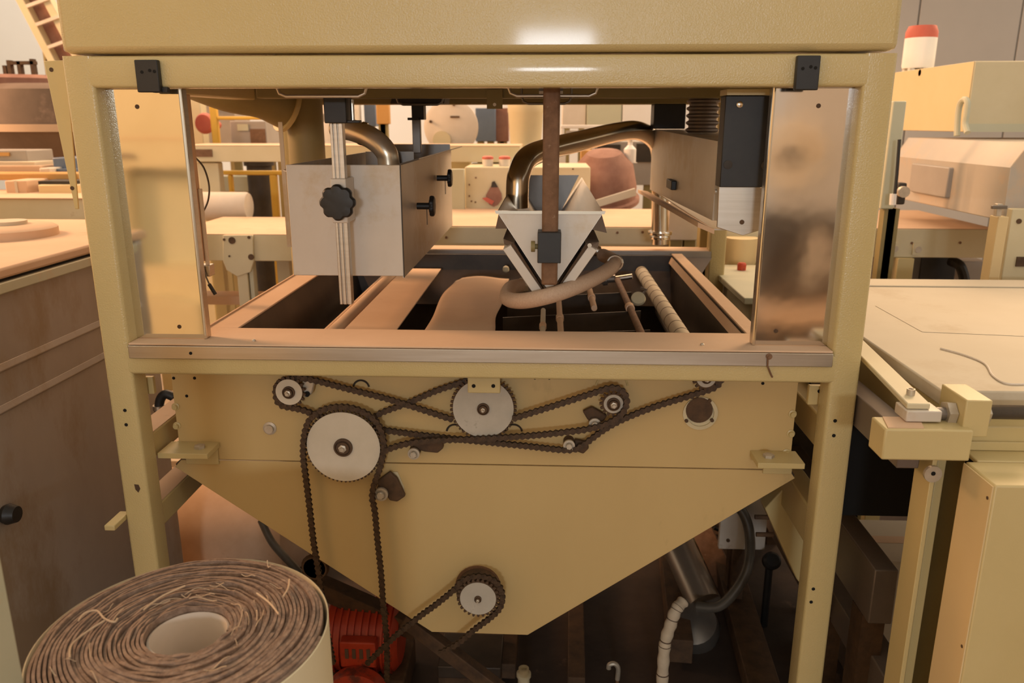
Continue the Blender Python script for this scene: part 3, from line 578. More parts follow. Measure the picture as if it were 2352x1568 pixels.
# ------------------------------------------------------------------ chains: every link a part
LK = {}
def link_mesh(kind, pitch, h):
    n = 5; pts = []
    r = h/2; L2 = pitch/2
    for sgn in (1, -1):
        for i in range(n): a = (-PI/2+PI*i/(n-1))*1; pts.append((sgn*(L2+r*.80*math.cos(a)), sgn*r*math.sin(a)))
        pts.append((0, sgn*r*.60))
    m = M(); hw = .0042 if kind else .0030
    P = [Vector((x, -hw, z)) for x, z in pts]
    m.prism(P, (0, .0012, 0)); m.prism([p+Vector((0, 2*hw-.0012, 0)) for p in P], (0, .0012, 0))
    m.tube([(L2, -hw-.0008, 0), (L2, hw+.0008, 0)], .0026, 6); m.tube([(-L2, -.0025, 0), (-L2, .0025, 0)], .0034, 6)
    return m
def chain(label, pxs, Y, closed=False, pitch=.0118, h=.0142):
    pts = []
    for q in pxs:
        y_ = q[2] if len(q) > 2 else Y; pts.append(K(q[0], q[1], y=y_))
    S = smooth_path(pts, 10, closed); 
    if closed: S.append(S[0])
    acc = [0]
    for i in range(1, len(S)): acc.append(acc[-1]+(S[i]-S[i-1]).length)
    n = int(acc[-1]/pitch); t = T('drive_chain', label, 'chain', pts[0], 'drive chains on the front plate'); j = 0; P = []
    for k in range(n+1):
        d = k*acc[-1]/n
        while j < len(acc)-2 and acc[j+1] < d: j += 1
        f = (d-acc[j])/max(acc[j+1]-acc[j], 1e-9); P.append(S[j].lerp(S[j+1], f))
    for k in range(n):
        a, b = P[k], P[k+1]; mid = (a+b)/2; ang = math.atan2(b.z-a.z, b.x-a.x); kd = k % 2
        M4 = Matrix.Translation(mid) @ Matrix.Rotation(-ang, 4, 'Y')
        if kd not in LK:
            o = link_mesh(kd, pitch, h).go('link', 'chain', t, smooth=False, loc=(0, 0, 0)); LK[kd] = o.data
            o.matrix_local = Matrix.Translation(-LOC[t.name]) @ M4
        else: inst('link', LK[kd], t, M4)
    return n
n1 = chain('long chain over the large sprocket hanging down to the red motor', [(889,1560),(888,1470),(880,1385),(875,1314),(867,1240),(861,1175),(855,1143),(858,1118),(866,1094),(874,1070),(880,1044),(882,1018),(876,990),(862,965),(842,950),(817,939),(789,934),(758,936),(733,945),(712,963),(702,985),(697,1016),(697,1054),(702,1092),(710,1156),(720,1243),(727,1284),(735,1335),(746,1420),(765,1520)], 1.588)
n2 = chain('chain from the small upper left sprocket under the plate to the upper right sprocket', [(1036,962),(905,920),(800,893),(722,873),(690,868),(660,870),(638,882),(634,908),(646,930),(690,940),(740,956,1.606),(800,972,1.608),(868,985,1.606),(960,998),(1050,1008),(1130,1016),(1210,1024),(1300,1033),(1335,1024),(1385,988),(1430,963),(1500,935),(1580,910),(1640,890),(1656,872)], 1.597)
n3 = chain('chain around the small grey toothed sprocket right of the middle', [(886,1034),(920,1022),(980,1012),(1110,1007),(1220,1000),(1300,992),(1350,985),(1395,972),(1428,950),(1440,922),(1430,898),(1405,890),(1370,900),(1290,926),(1182,960)], 1.583)
n4 = chain('chain crossing up from the large sprocket behind the middle rail', [(852,962,1.604),(880,946),(935,926),(1000,898),(1066,876),(1080,868)], 1.604)
n5 = chain('short chain around the low hopper sprocket', [(845,1522),(905,1463),(960,1418),(1005,1385),(1047,1350),(1062,1332),(1098,1322),(1135,1332),(1153,1360),(1150,1392),(1130,1415),(1090,1445),(1050,1478),(1012,1498)], 1.57)

# ------------------------------------------------------------------ foreground roll of belt
RC = Vector((-.475, .9055, 0)); RR = .187; ZR = .952
ro = T('belt_roll', 'big roll of brown felt belt standing on end in the left foreground', 'roll', (RC.x, RC.y, 0))
m = M(); turns = 25; N_ = 96; r0 = .052; pit = (RR-.0075-r0)/turns; rng = random.Random(3)
hc = Vector((.004, .002, 0)); off = [rng.uniform(-.005, .003) for _ in range(turns+2)]; wob = [rng.uniform(0, 6) for _ in range(turns+2)]
vs_ = []; tot = turns*N_
for k in range(tot+1):
    q = k/N_; a = 2*PI*q; i = int(q); f = q-i; r = r0+pit*q
    s_ = 1-(r-r0)/(RR-r0)
    zz = ZR+off[i]*(1-f)+off[min(i+1, turns)]*f+.0014*math.sin(5*a+wob[i])+.0008*math.sin(13*a+wob[i]*2)
    wv = .0010*math.sin(3*a+q*.35)+.0006*math.sin(7*a+q*.5)
    c_ = RC+hc*s_; d = Vector((math.cos(a), math.sin(a), 0)); th = pit*.76
    vs_ += [c_+d*(r+wv)+Vector((0, 0, .86)), c_+d*(r+wv)+Vector((0, 0, zz)), c_+d*(r+wv+th)+Vector((0, 0, zz-.001)), c_+d*(r+wv+th)+Vector((0, 0, .86))]
fs_ = []
for k in range(tot):
    for j in range(3): fs_.append((4*k+j, 4*k+j+1, 4*k+5+j, 4*k+4+j))
m.add(vs_, fs_); m.go('felt_winding', 'felt', ro)
M().lathe([(RR, 0), (RR, ZR-.007), (RR-.0015, ZR-.006), (RR-.0028, ZR-.012), (RR-.0028, 0)], RC, n=96).go('outer_wrap', 'belt_cream', ro)
M().lathe([(r0-.003, .0), (r0-.003, ZR-.01), (r0, ZR-.012), (r0, 0)], RC+hc, n=48).go('core_lining', 'white_dusty', ro)
rng = random.Random(11)
for i in range(34):
    r = rng.uniform(r0+.01, RR-.01); a = rng.uniform(0, 2*PI); ln = rng.uniform(.012, .05); P = []; nn = 6; cu = rng.uniform(-.8, .8)
    base = RC+hc*(1-(r-r0)/(RR-r0))
    for k in range(nn):
        aa = a+ln*k/nn/r; rr = r+cu*.012*(k/nn)**2*(1 if i % 3 else 2); P.append(base+Vector((math.cos(aa)*rr, math.sin(aa)*rr, ZR+.003+.003*math.sin(k+i))))
    M().tube(smooth_path(P, 3), rng.uniform(.0004, .0008), 5).go('loose_thread', 'thread', ro)
for pl in ([(180,1425),(195,1408),(222,1402),(240,1420),(262,1428),(270,1420)], [(330,1400),(370,1370),(425,1345)], [(160,1510),(165,1480),(200,1450),(240,1425)], [(590,1362),(620,1385),(640,1410)], [(665,1330),(662,1350),(650,1370)]):
    M().tube(smooth_path([K(a, b, z=ZR+.006) for a, b in pl], 5), .0014, 6).go('loose_thread', 'thread', ro)

# pale post in the extreme lower left
v = K(0, 1260, y=.8)
pp = T('machine_post', 'pale cream machine post at the lower left corner in front of the roll', 'post', (v.x-.04, .8, 0))
M().box(v.x-.09, v.x, .71, .80, 0, 1.32).go('post_body', 'sage', pp, bev=.004)
M().box(v.x-.11, v.x+.01, .69, .82, 0, .01).go('foot_plate', 'sage', pp, bev=.002)

# ------------------------------------------------------------------ left steel cabinet
X1 = -1.2
lc = T('steel_vat', 'large dull steel vat with dusty top and two seams, left of the frame', 'vat', (-1.6, 1.9, 0))
M().box(-2.3, X1, .75, 2.34, .05, 1.262).go('body', 'vat_steel', lc, bev=.004)
M().box(-2.32, X1+.012, .74, 2.58, 1.268, 1.292).go('top_board', 'dusty', lc, bev=.006)
M().box(-2.30, X1+.004, .76, 2.56, 1.262, 1.268).go('gap_gasket', 'hole', lc)
M().box(X1, X1+.012, .8, 2.33, 1.236, 1.2605).go('edge_trim', 'sage', lc, bev=.003)
for z, ya in ((1.075, 0.80), (.985, .80)):
    M().prism([(X1, ya, z-.010), (X1+.006, ya, z-.004), (X1, ya, z+.012)], (0, 2.32-ya, 0)).go('folded_seam', 'vat_steel', lc, bev=.002)
c = K(15, 535, z=1.30)
M().lathe([(.13, 0), (.13, .022), (.12, .028)], (c.x, c.y, 1.292), n=40).go('lid', 'dusty', lc); M().lathe([(.05, 0), (.05, .01)], (c.x-.02, c.y+.04, 1.32), n=24).go('lid_plate', 'dusty_pale', lc)
c = K(10, 1180, x=X1); M().lathe([(.02, 0), (.024, .01), (.018, .03)], c, (1, 0, 0), 16).go('drain_knob', 'black', lc)
for y in (.8, 2.26): M().box(-2.25, -2.2, y, y+.05, 0, .05).box(X1-.06, X1-.01, y, y+.05, 0, .05).go('foot', 'steel_old', lc)

# ------------------------------------------------------------------ right machine
rx = K(1992, 780, z=1.15).x
rm = T('cream_table_machine', 'cream machine with broad dusty top at the right of the frame', 'machine', (1.2, 1.4, 0))
M().box(rx, 1.9, 1.35, 2.38, 1.122, 1.15).go('table_top', 'dusty_pale', rm, bev=.003)
M().box(rx+.02, 1.9, 2.27, 2.37, 1.1505, 1.154).go('back_strip', 'dusty_pale', rm, bev=.001)
pp_ = [K(2010,702,z=1.1505), K(2118,762,z=1.1505), K(2352,772,z=1.1505), K(2352,700,z=1.1505)]
M().prism(pp_, (0, 0, .0004)).go('dust_sheet', 'dusty_pale', rm)
P = [K(a, b, z=1.152) for a, b in ((2160,800),(2215,815),(2262,835),(2280,862),(2310,880),(2352,882))]
M().tube(smooth_path(P, 5), .0018, 6).go('pale_cord', 'white_dusty', rm)
M().box(rx+.004, 1.9, 1.352, 2.36, 1.03, 1.1215).go('upper_body', 'cream_soft', rm, bev=.002)
# rail bracket left of the table
v = K(2010, 900, z=1.115)
ba = [K(1960,820,z=1.13), K(2003,827,z=1.13), K(2122,932,z=1.13), K(2078,938,z=1.13)]
M().prism([(.604,1.285,1.138),(.642,1.285,1.138),(.700,1.85,1.138),(.662,1.85,1.138)], (0, 0, .010)).go('rail_plate', 'cream_pale', rm, bev=.002)
M().lathe([(.007, 0), (.007, .011), (.0045, .011), (.0045, .006)], (.628, 1.33, 1.148), n=18).go('cap_screw', 'bolt', rm)
M().box(.602, .660, 1.278, 1.325, 1.118, 1.1375).go('rod_block', 'steel_box', rm, bev=.002)
M().cyl((.66, 1.30, 1.126), (.69, 1.30, 1.126), .011, 18).go('rod_collar', 'steel_dark', rm)
M().lathe([(.0205, 0), (.0205, .014)], (.674, 1.30, 1.127), (1, 0, 0), 6).go('hex_nut', 'bolt', rm)
M().box(.689, .731, 1.265, 1.352, 1.098, 1.162).go('bearing_block', 'cream_soft', rm, bev=.002)
M().lathe([(.020, 0), (.020, .012)], (.731, 1.30, 1.128), (1, 0, 0), 6).go('hex_nut', 'bolt', rm)
m = M(); pr = []
for i in range(40): pr += [(.0105, i*.0022), (.0122, i*.0022+.0011)]
m.lathe(pr, (.743, 1.30, 1.130), (1, 0, 0), 16); m.go('threaded_rod', 'steel_dark', rm, label='dark threaded rod')
M().box(.69, 1.9, 1.31, 1.351, 1.060, 1.1).go('front_beam', 'cream_soft', rm, bev=.002)
M().box(.70, 1.9, 1.305, 1.3099, 1.058, 1.074).go('beam_strip', 'cream_soft', rm, bev=.001)
M().box(.655, .69, 1.30, 1.31, 1.10, 1.114).go('lock_tab', 'cream_soft', rm, bev=.001)
M().lathe([(.003, -.0005), (.003, .001)], (.670, 1.2995, 1.108), (0, 1, 0), 8).go('tab_hole', 'hole', rm)
M().box(.558, .70, 1.25, 1.309, 1.061, 1.1155).go('cross_tube', 'cream_soft', rm, bev=.003)
M().prism([(.564,1.255,1.1156),(.622,1.255,1.1156),(.636,1.305,1.1156),(.575,1.305,1.1156)], (0, 0, .0015)).go('dust_patch', 'dusty', rm)
M().box(.612, .65, 1.31, 2.3, 1.02, 1.085).go('long_rail', 'steel_old', rm, bev=.002)
M().box(.72, 1.9, 1.262, 1.31, 1.050, 1.0575).go('ledge', 'cream_soft', rm, bev=.002)
M().box(.7005, 1.9, 1.17, 1.262, .03, 1.056).go('lower_cabinet', 'cream_soft', rm, bev=.003, label='tall cream lower cabinet')
M().box(.698, .7004, 1.172, 1.262, .03, 1.053).go('side_cover', 'yellow_cream', rm)
for z in (1.03, .76, .56): M().lathe([(.003, -.0005), (.003, .0025)], (.6978, 1.18, z), (1, 0, 0), 8).go('rivet', 'rust_dark', rm)
# channel post
M().box(.667, .675, 1.30, 1.36, 0, 1.0600).go('channel_post', 'cream_soft', rm, bev=.001)
M().box(.675, .75, 1.352, 1.362, 0, 1.0595).go('channel_web', 'olive_dark', rm)
M().box(.684, .700, 1.318, 1.352, 0, 1.0590).go('channel_rib', 'cream_soft', rm, bev=.002)
M().lathe([(.015, 0), (.015, .006)], K(2140, 1086, y=1.30), (0, -1, 0), 20).go('washer', 'bolt', rm); M().lathe([(.004, .006), (.004, .0065)], K(2140, 1084, y=1.30), (0, -1, 0), 8).go('washer_hole', 'hole', rm)
M().box(.65, 1.9, 2.2, 2.23, .62, 1.06).go('shade_panel', 'dark', rm)  # dark panel added in place of the shade inside the machine
M().box(.64, 1.9, 1.6, 1.62, .78, 1.0).go('shade_panel', 'hole', rm)  # near-black panel, also standing in for shade
# low diagonal rails and box behind
lr = T('base_rails', 'dark dusty base rails running back along the floor right of the frame', 'rails', (.75, 2.2, 0))
for x, z, wd, ht, y0, y1 in ((.70, .56, .05, .13, 1.53, 3.1), (.73, .38, .06, .08, 1.4, 3.2), (.80, .20, .09, .07, 1.45, 3.3)):
    M().box(x, x+wd, y0, y1, z, z+ht).go('rail', 'steel_old', lr, bev=.003)
M().box(.70, .75, 1.56, 1.62, 0, .56).go('rail_post', 'rust_dark', lr)
for q in ((.70,.75,3.0,3.06,0,.56),(.73,.80,1.6,1.68,0,.38),(.80,.89,1.5,1.58,0,.2),(.80,.89,3.1,3.2,0,.2)): M().box(*q).go('rail_post', 'rust_dark', lr)
bb = T('carton', 'pale dusty carton on the floor behind the right base rails', 'carton', (1.2, 3.0, 0))
a0 = K(1975, 1192, z=.42); b0 = K(2092, 1192, z=.42); c0 = K(2030, 1290, z=.42)
M().box(a0.x-.05, b0.x+.02, c0.y, a0.y, 0, .42).go('carton_body', 'dusty_pale', bb, bev=.004); M().box(a0.x-.05, b0.x+.02, (a0.y+c0.y)/2-.02, (a0.y+c0.y)/2+.02, .4201, .4215).go('tape', 'dusty', bb)
# diagonal brace at the right below the tank
br = T('gusset_beam', 'cream tapered beam leaning below the right end of the tank', 'beam', (.75, 1.9, 0))
M().prism([K(1757,1168,y=1.80), K(1803,1118,y=1.80), K(1880,1240,y=1.80), K(1905,1420,y=1.80), K(1830,1330,y=1.80)], (0, .05, 0)).go('beam', 'cream_soft', br, bev=.003)
for x, y in ((1745, 1187), (1748, 1227)): c = K(x, y, y=1.82); M().cyl(c-Vector((.012, 0, 0)), c+Vector((.03, 0, 0)), .006, 10).go('bolt', 'rust_dark', br)
M().box(.72, .76, 1.80, 1.85, 0, .39).go('beam_foot', 'rust_dark', br)

# ------------------------------------------------------------------ under the machine
rg = T('gear_motor', 'red gear motor on the floor behind the belt roll', 'motor', (-.58, 2.05, 0))
c = K(845, 1455, y=2.0)
M().lathe([(.085, -.11), (.10, -.10), (.10, .085), (.08, .10)], c, (1, 0, 0), 28).go('motor_body', 'red', rg)
for i in range(9):
    x = c.x-.085+i*.02; M().lathe([(.107, 0), (.107, .006)], (x, c.y, c.z), (1, 0, 0), 28).go('cooling_fin', 'red', rg)
M().box(c.x-.05, c.x+.05, c.y-.125, c.y-.09, c.z-.02, c.z+.06).go('terminal_box', 'red', rg, bev=.004)
for i in range(4): M().box(c.x-.035+i*.02, c.x-.025+i*.02, c.y-.127, c.y-.125, c.z+.01, c.z+.04).go('cast_rib', 'print_dark', rg)
c2 = K(820, 1600, y=1.85); M().lathe([(.075, 0), (.085, .01), (.085, .05), (.05, .06)], c2+Vector((0, .03, 0)), (0, -1, 0), 28).go('gearbox_cover', 'red', rg)
M().box(c.x-.12, c.x+.12, c.y-.1, c.y+.1, 0, c.z-.08).go('motor_base', 'rust_dark', rg, bev=.005)
def dark_rail(p, q, wd, ht, label, matn='rust_dark'):
    tag(M().beam(p, q, wd, ht).go('floor_beam', matn, bev=.003, loc=p), label, 'beam')
dark_rail(K(690, 1325, z=.34), K(960, 1445, z=.20), .05, .05, 'dark greasy beam slanting behind the two long chain strands')
dark_rail(K(930, 1420, z=.35), K(1220, 1640, z=.15), .03, .04, 'dark slanted beam below the tip of the hopper')
dark_rail(Vector((.42, 2.1, .06)), Vector((.52, 3.3, .06)), .07, .08, 'brown channel beam on the floor right of the steel pipe')
dark_rail(Vector((.62, 1.9, .06)), Vector((.70, 3.2, .06)), .09, .06, 'outer brown channel beam on the floor near the right post')
dark_rail(Vector((.10, 1.95, .05)), Vector((.14, 3.2, .05)), .05, .05, 'thin dark rail on the floor right of the cream pipe stub')
dark_rail(Vector((-.10, 2.0, .05)), Vector((-.08, 3.2, .05)), .05, .05, 'thin dark rail on the floor left of the cream pipe stub')
pl = T('base_plate', 'grey dusty base plate on the floor under the hopper', 'plate', K(1050, 1520, z=.1)); a0 = K(1010, 1500, z=.1); b0 = K(1130, 1500, z=.1)
M().box(a0.x, b0.x+.03, 1.95, a0.y+.1, .06, .1).go('plate', 'tank_dark', pl, bev=.004); M().box(a0.x, b0.x+.03, 1.97, a0.y+.05, 0, .06).go('plinth', 'rust_dark', pl)
t = T('pipe_stub', 'short cream pipe stub with collar at the bottom edge of the view', 'pipe', K(1205, 1580, y=1.95)); c = K(1203, 1545, y=1.95)
M().lathe([(.017, -.2), (.017, -.01), (.021, -.01), (.021, .0), (.015, .004), (.015, .016), (.009, .016), (.009, .008)], c, n=20).go('stub', 'cream_pale', t); M().cyl((c.x, c.y, 0), (c.x, c.y, c.z-.2), .012, 10).go('riser', 'rust_dark', t)
t = T('steel_duct', 'shiny steel cylinder leaning to the floor under the right side of the hopper', 'duct', K(1590, 1440, z=.1))
a0 = K(1562, 1262, y=2.45); b0 = K(1618, 1385, y=2.28)
M().cyl(a0+(a0-b0)*.8, b0, .055, 28).go('cylinder', 'duct_steel', t)
c = K(1592, 1440, y=2.24); M().lathe([(.03, -.085), (.075, -.05), (.085, 0), (.075, .045), (.03, .065)], c, (-.2, -.5, .8), 24).go('dark_flange', 'steel_dark', t)
tag(M().tube(smooth_path([K(1655,1120,y=2.3), K(1705,1175,y=2.28), K(1722,1230,y=2.25), K(1718,1300,y=2.2), K(1690,1355,y=2.18), K(1650,1392,y=2.18), K(1600,1392,y=2.2)], 8), .0155, 14).go('dark_hose', 'hose_dark', loc=K(1600, 1392, y=2.2)), 'thick dark rubber hose curving behind the hopper at the right', 'hose')
tag(M().tube(smooth_path([K(1640,1212,y=2.5), K(1670,1228,y=2.5), K(1697,1258,y=2.5), K(1700,1275,y=2.5), K(1685,1300,y=2.5)], 6), .006, 8).go('cable', 'black', loc=K(1685, 1300, y=2.5)), 'thin black cable behind the thick rubber hose', 'cable')
t = T('wrapped_hose', 'tan tape-wrapped hose rising from the bottom edge right of the hopper tip', 'hose', K(1520, 1600, y=1.95))
P = smooth_path([K(1570,1380,y=1.98), K(1553,1400,y=1.96), K(1540,1435,y=1.95), K(1528,1475,y=1.95), K(1523,1530,y=1.95), K(1520,1600,y=1.95), K(1520,1700,y=1.95)], 8)
M().tube(P, [.0165+.0012*math.sin(i*1.3) for i in range(len(P))], 14).go('hose_body', 'tape', t)
for i in (6, 8, 13, 23, 25, 34): M().tube([P[i]-(P[i+1]-P[i])*.12, P[i]+(P[i+1]-P[i])*.12], .0182, 14).go('wire_tie', 'print_dark', t)
t = T('hook_valve', 'small grey hook-shaped fitting low under the hopper', 'fitting', K(1405, 1545, y=2.0))
M().tube(smooth_path([K(1398,1535,y=2.0), K(1400,1526,y=2.0), K(1412,1524,y=2.0), K(1420,1535,y=2.0), K(1418,1560,y=2.0)], 5), .007, 10).go('hook', 'bolt', t)
M().cyl(K(1418, 1560, y=2.0), Vector((K(1418, 1560, y=2.0).x, 2.0, 0)), .005, 8).go('stem', 'rust', t)
t = T('rust_column', 'brown rusty channel leaning behind the steel cylinder', 'beam', K(1640, 1350, y=2.6)); M().beam(K(1600,1190,y=2.75), K(1672,1345,y=2.5), .075, .03, (0, 1, 0)).go('channel', 'rust', t, bev=.003)
t = T('round_valve', 'round black handwheel on the floor by the tapered beam', 'handwheel', K(1770, 1285, y=2.3)); M().lathe([(.022, 0), (.028, .01), (.028, .03), (.02, .04)], K(1768, 1290, y=2.3), (0, -1, .8), 20).go('wheel', 'black', t); c = K(1768, 1290, y=2.33); M().cyl(c, Vector((c.x, c.y, 0)), .012, 10).go('stem', 'black', t)
t = T('white_board', 'pale dusty board standing behind the hopper at the right', 'board', K(1690, 1230, y=2.34)); q = K(1700, 1262, y=2.34); M().box(q.x-.02, q.x+.02, 2.341, 2.36, 0, q.z).go('prop', 'rust_dark', t); M().rect(1655, 1140, 1762, 1262, 2.34, .02).go('board', 'white_dusty', t, bev=.003); M().lathe([(.006, 0), (.006, .004)], K(1672, 1240, y=2.34), (0, -1, 0), 10).go('screw', 'rust_dark', t)
t = T('covered_sack', 'bulging tan sack on the floor behind the left post', 'sack', K(510, 1280, y=2.6))
c = K(505, 1215, y=2.65); m = M(); m.lathe([(.0, -.34), (.16, -.32), (.215, -.25), (.22, 0), (.215, .25), (.15, .33), (0, .35)], c+Vector((0, .1, -.03)), (1, .05, 0), 32); m.go('sack_body', 'sack', t)
M().box(c.x-.2, c.x+.3, c.y-.05, c.y+.25, 0, c.z-.2).go('pallet', 'dark', t, bev=.004); M().tube([c+Vector((-.2, -.085, .055)), c+Vector((.0, -.095, .05)), c+Vector((.2, -.085, .05))], .003, 6).go('seam', 'print_dark', t)
t = T('flat_panel', 'pale dusty sheet leaning behind the sack at the left', 'sheet', K(500, 1100, y=3.1)); M().rect(380, 1060, 640, 1180, 3.1, .02).go('sheet', 'dusty_pale', t, bev=.002); M().lathe([(.012, 0), (.012, .003)], K(433, 1118, y=3.1), (0, -1, 0), 12).go('hole', 'hole', t)
tag(M().tube(smooth_path([K(600,1195,y=2.3), K(625,1245,y=2.25), K(665,1290,y=2.2), K(720,1345,y=2.15), K(800,1390,y=2.15)], 8), .012, 12).go('dark_hose', 'hose_dark', loc=K(720, 1345, y=2.15)), 'dark hose sloping under the left edge of the hopper', 'hose')
t = T('shaft_end', 'dark greasy shaft end beside the left chain strand at the hopper edge', 'shaft', K(728, 1310, y=1.7)); c = K(722, 1305, y=1.66); M().cyl(c, c+Vector((0, .25, 0)), .026, 18).go('shaft', 'rust_dark', t); M().lathe([(.03, 0), (.034, .008), (.03, .016)], c, (0, 1, 0), 18).go('collar', 'rust_dark', t)
# ---- dark block seen between left post and plate
t = T('hose_coil', 'black hose elbow between the left post and the front plate', 'hose', K(375, 920, y=1.95)); M().tube(smooth_path([K(365,945,y=1.95), K(368,918,y=1.95), K(380,905,y=1.95), K(400,912,y=1.95)], 6), .012, 12).go('elbow', 'black', t); M().lathe([(.016, 0), (.016, .012)], K(366, 940, y=1.95), (0, 0, 1), 12).go('ferrule', 'steel', t)

# ------------------------------------------------------------------ background machinery
def legs(m, x0, x1, y0, y1, z0, wd=.05):
    for x in (x0, x1-wd):
        for y in (y0, y1-wd): m.box(x, x+wd, y, y+wd, 0, z0)
# conveyor beams left, seen in the opening
t = T('conveyor_beam', 'cream conveyor beam with round-ended leg bracket behind the left of the opening', 'conveyor', K(560, 600, y=3.1))
m = M().slab(380, 960, 500, 540, 600, 3.1); m.go('beam', 'cream_pale', t, bev=.003); q = m.last
M().box(q[0], q[1], q[2], q[3], q[5]+.0003, q[5]+.003).go('dust_cover', 'dusty', t)
m = M().poly([(512,540),(580,540),(582,600),(575,625),(545,635),(520,620),(512,600)], 3.085, .014); m.go('leg_bracket', 'cream_pale', t, bev=.002)
for x, y, r in ((533, 552, .014), (572, 545, .006), (515, 550, .005), (527, 588, .004), (577, 590, .012)): M().lathe([(r, 0), (r, .003)], K(x, y, y=3.085), (0, -1, 0), 12).go('rust_spot', 'rust_dark', t)
a0 = K(545, 640, y=3.09); b0 = K(580, 640, y=3.09)
M().box(a0.x, b0.x-.02, 3.09, 3.15, 0, q[4]).go('leg', 'cream_pale', t, bev=.002); M().box(b0.x-.015, b0.x, 3.1, 3.14, 0, q[4]).go('leg', 'sage', t)
M().rect(640, 600, 668, 720, 3.2, .05).go('leg', 'cream_pale', t)
m = M().slab(380, 700, 668, 680, 700, 3.3); m.go('lower_beam', 'dusty', t, bev=.002)
t = T('upper_beam', 'long cream beam with dusty top across the hall behind the opening', 'beam', K(800, 372, y=4.0))
m = M().slab(400, 1195, 331, 336, 372, 4.0); m.go('beam', 'cream_pale', t, bev=.003); q = m.last; M().box(q[0], q[1], q[2], q[3], q[5]+.0003, q[5]+.004).go('dust_cover', 'dusty', t)
M().rect(446, 343, 487, 360, 3.995, .004).go('rust_patch', 'rust', t); M().rect(456, 374, 504, 445, 4.03, .06).go('leg', 'cream_pale', t, bev=.003)
M().box(q[0]+.1, q[0]+.18, 4.05, 4.13, 0, q[4]).box(q[1]-.2, q[1]-.12, 4.05, 4.13, 0, q[4]).go('leg', 'cream_soft', t, bev=.003)
t = T('handrail', 'mustard yellow tube handrail seen left of the steel box', 'handrail', K(560, 500, y=4.6)); Y = 4.6
for nm, rc in (('post', (482, 215, 498, 330)), ('rail', (498, 267, 660, 275)), ('rail', (505, 392, 655, 402)), ('post', (524, 402, 533, 445)), ('post', (622, 402, 638, 505)), ('post', (508, 600, 518, 720))): M().rect(*rc, Y, .035).go(nm, 'yellow', t, bev=.006)
a0 = K(630, 505, y=Y); M().box(a0.x-.02, a0.x+.02, Y, Y+.035, 0, a0.z).go('post', 'yellow', t, bev=.006)
t = T('white_cylinder', 'pale horizontal drum behind the conveyor beam at the left of the opening', 'drum', K(510, 500, y=3.7)); c = K(455, 473, y=3.8); d = K(572, 473, y=3.8)
M().lathe([(.062, 0), (.067, .01), (.067, (d-c).length-.01), (.062, (d-c).length)], c, (1, 0, 0), 28).go('drum', 'white_dusty', t); M().box(c.x+.05, c.x+.1, 3.78, 3.83, 0, c.z-.06).box(d.x-.1, d.x-.05, 3.78, 3.83, 0, c.z-.06).go('stand', 'cream_soft', t)
t = T('dark_column', 'dark round column behind the yellow handrail', 'column', K(600, 500, y=4.9)); c = K(600, 440, y=4.9); M().cyl((c.x, 4.9, 0), (c.x, 4.9, K(600, 365, y=4.9).z), .075, 20).go('column', 'dark', t)
M().lathe([(.09, 0), (.09, .03)], (c.x, 4.9, K(600, 380, y=4.9).z), n=20).go('collar', 'dark', t)
t = T('cream_column', 'cream upright column at the left edge of the opening far back', 'column', K(450, 330, y=5.5)); M().rect(433, 215, 463, 335, 5.5, .1).go('column', 'cream_pale', t, bev=.005); c = K(448, 330, y=5.5); M().box(c.x-.06, c.x+.06, 5.5, 5.62, 0, c.z).go('plinth', 'cream_pale', t)
def thing_box(name, label, cat, rc, Y, t_, matn, extra=None, base=True, bev=.004, cut=None):
    t = T(name, label, cat, K((rc[0]+rc[2])/2, rc[3], y=Y)); M().rect(*rc, Y, t_).go('body', matn, t, bev=bev)
    if base:
        a = K(rc[0], rc[3], y=Y); b = K(rc[2], rc[3], y=Y)
        for x in (a.x+.01, b.x-.05): M().box(x, x+.04, Y+.01, Y+.05, 0, a.z).go('leg', 'olive_dark', t)
    if extra: extra(t)
    return t
def ex_shelf(t):
    for i in range(4): M().rect(541+i*13, 238-i*2, 549+i*13, 262, 5.75, .03).go('bottle', 'white', t)
    M().rect(462, 234, 540, 240, 5.74, .03).go('bar', 'white', t)
thing_box('work_cabinet', 'grey cabinet with worn front behind the yellow rail', 'cabinet', (530, 278, 612, 335), 5.2, .3, 'grey_paint', lambda t: (M().rect(545, 285, 570, 300, 5.195, .004).go('door', 'sage', t), M().rect(575, 296, 610, 333, 5.195, .004).go('door', 'rust', t)))
thing_box('grey_unit', 'grey wall unit with small pale bottles far behind the yellow rail', 'unit', (455, 225, 540, 335), 5.8, .3, 'grey_paint', ex_shelf)
t = T('red_valve', 'red valve wheel behind the yellow handrail post', 'valve', K(478, 290, y=5.1)); M().lathe([(.05, 0), (.065, .02), (.05, .05)], K(474, 284, y=5.1), (0, -1, .1), 20).go('wheel', 'red_dull', t); M().lathe([(.025, 0), (.025, .05)], K(500, 287, y=5.12), (0, -1, 0), 16).go('cap', 'red_dull', t)
thing_box('upright_board', 'lavender white upright panel left of the vertical olive pipe', 'panel', (610, 262, 650, 335), 5.6, .06, 'white')
thing_box('sage_machine', 'small sage machine under the yellow lower rail', 'machine', (505, 405, 580, 440), 5.0, .3, 'sage')
t = T('pale_drum', 'pale tall drum between the olive pipe and the bright bent pipe', 'drum', K(760, 330, y=4.8)); c = K(770, 330, y=4.8); M().lathe([(.16, 0), (.16, c.z+.24), (.14, c.z+.27)], (c.x, 4.8, 0), n=28).go('drum', 'white_dusty', t); M().beam(K(690,300,y=4.0), K(760,262,y=4.0), .03, .03).go('strut', 'grey_paint', t)
thing_box('orange_board', 'orange board hanging upright beyond the bright bent pipe', 'board', (864, 225, 893, 285), 4.6, .05, 'orange')
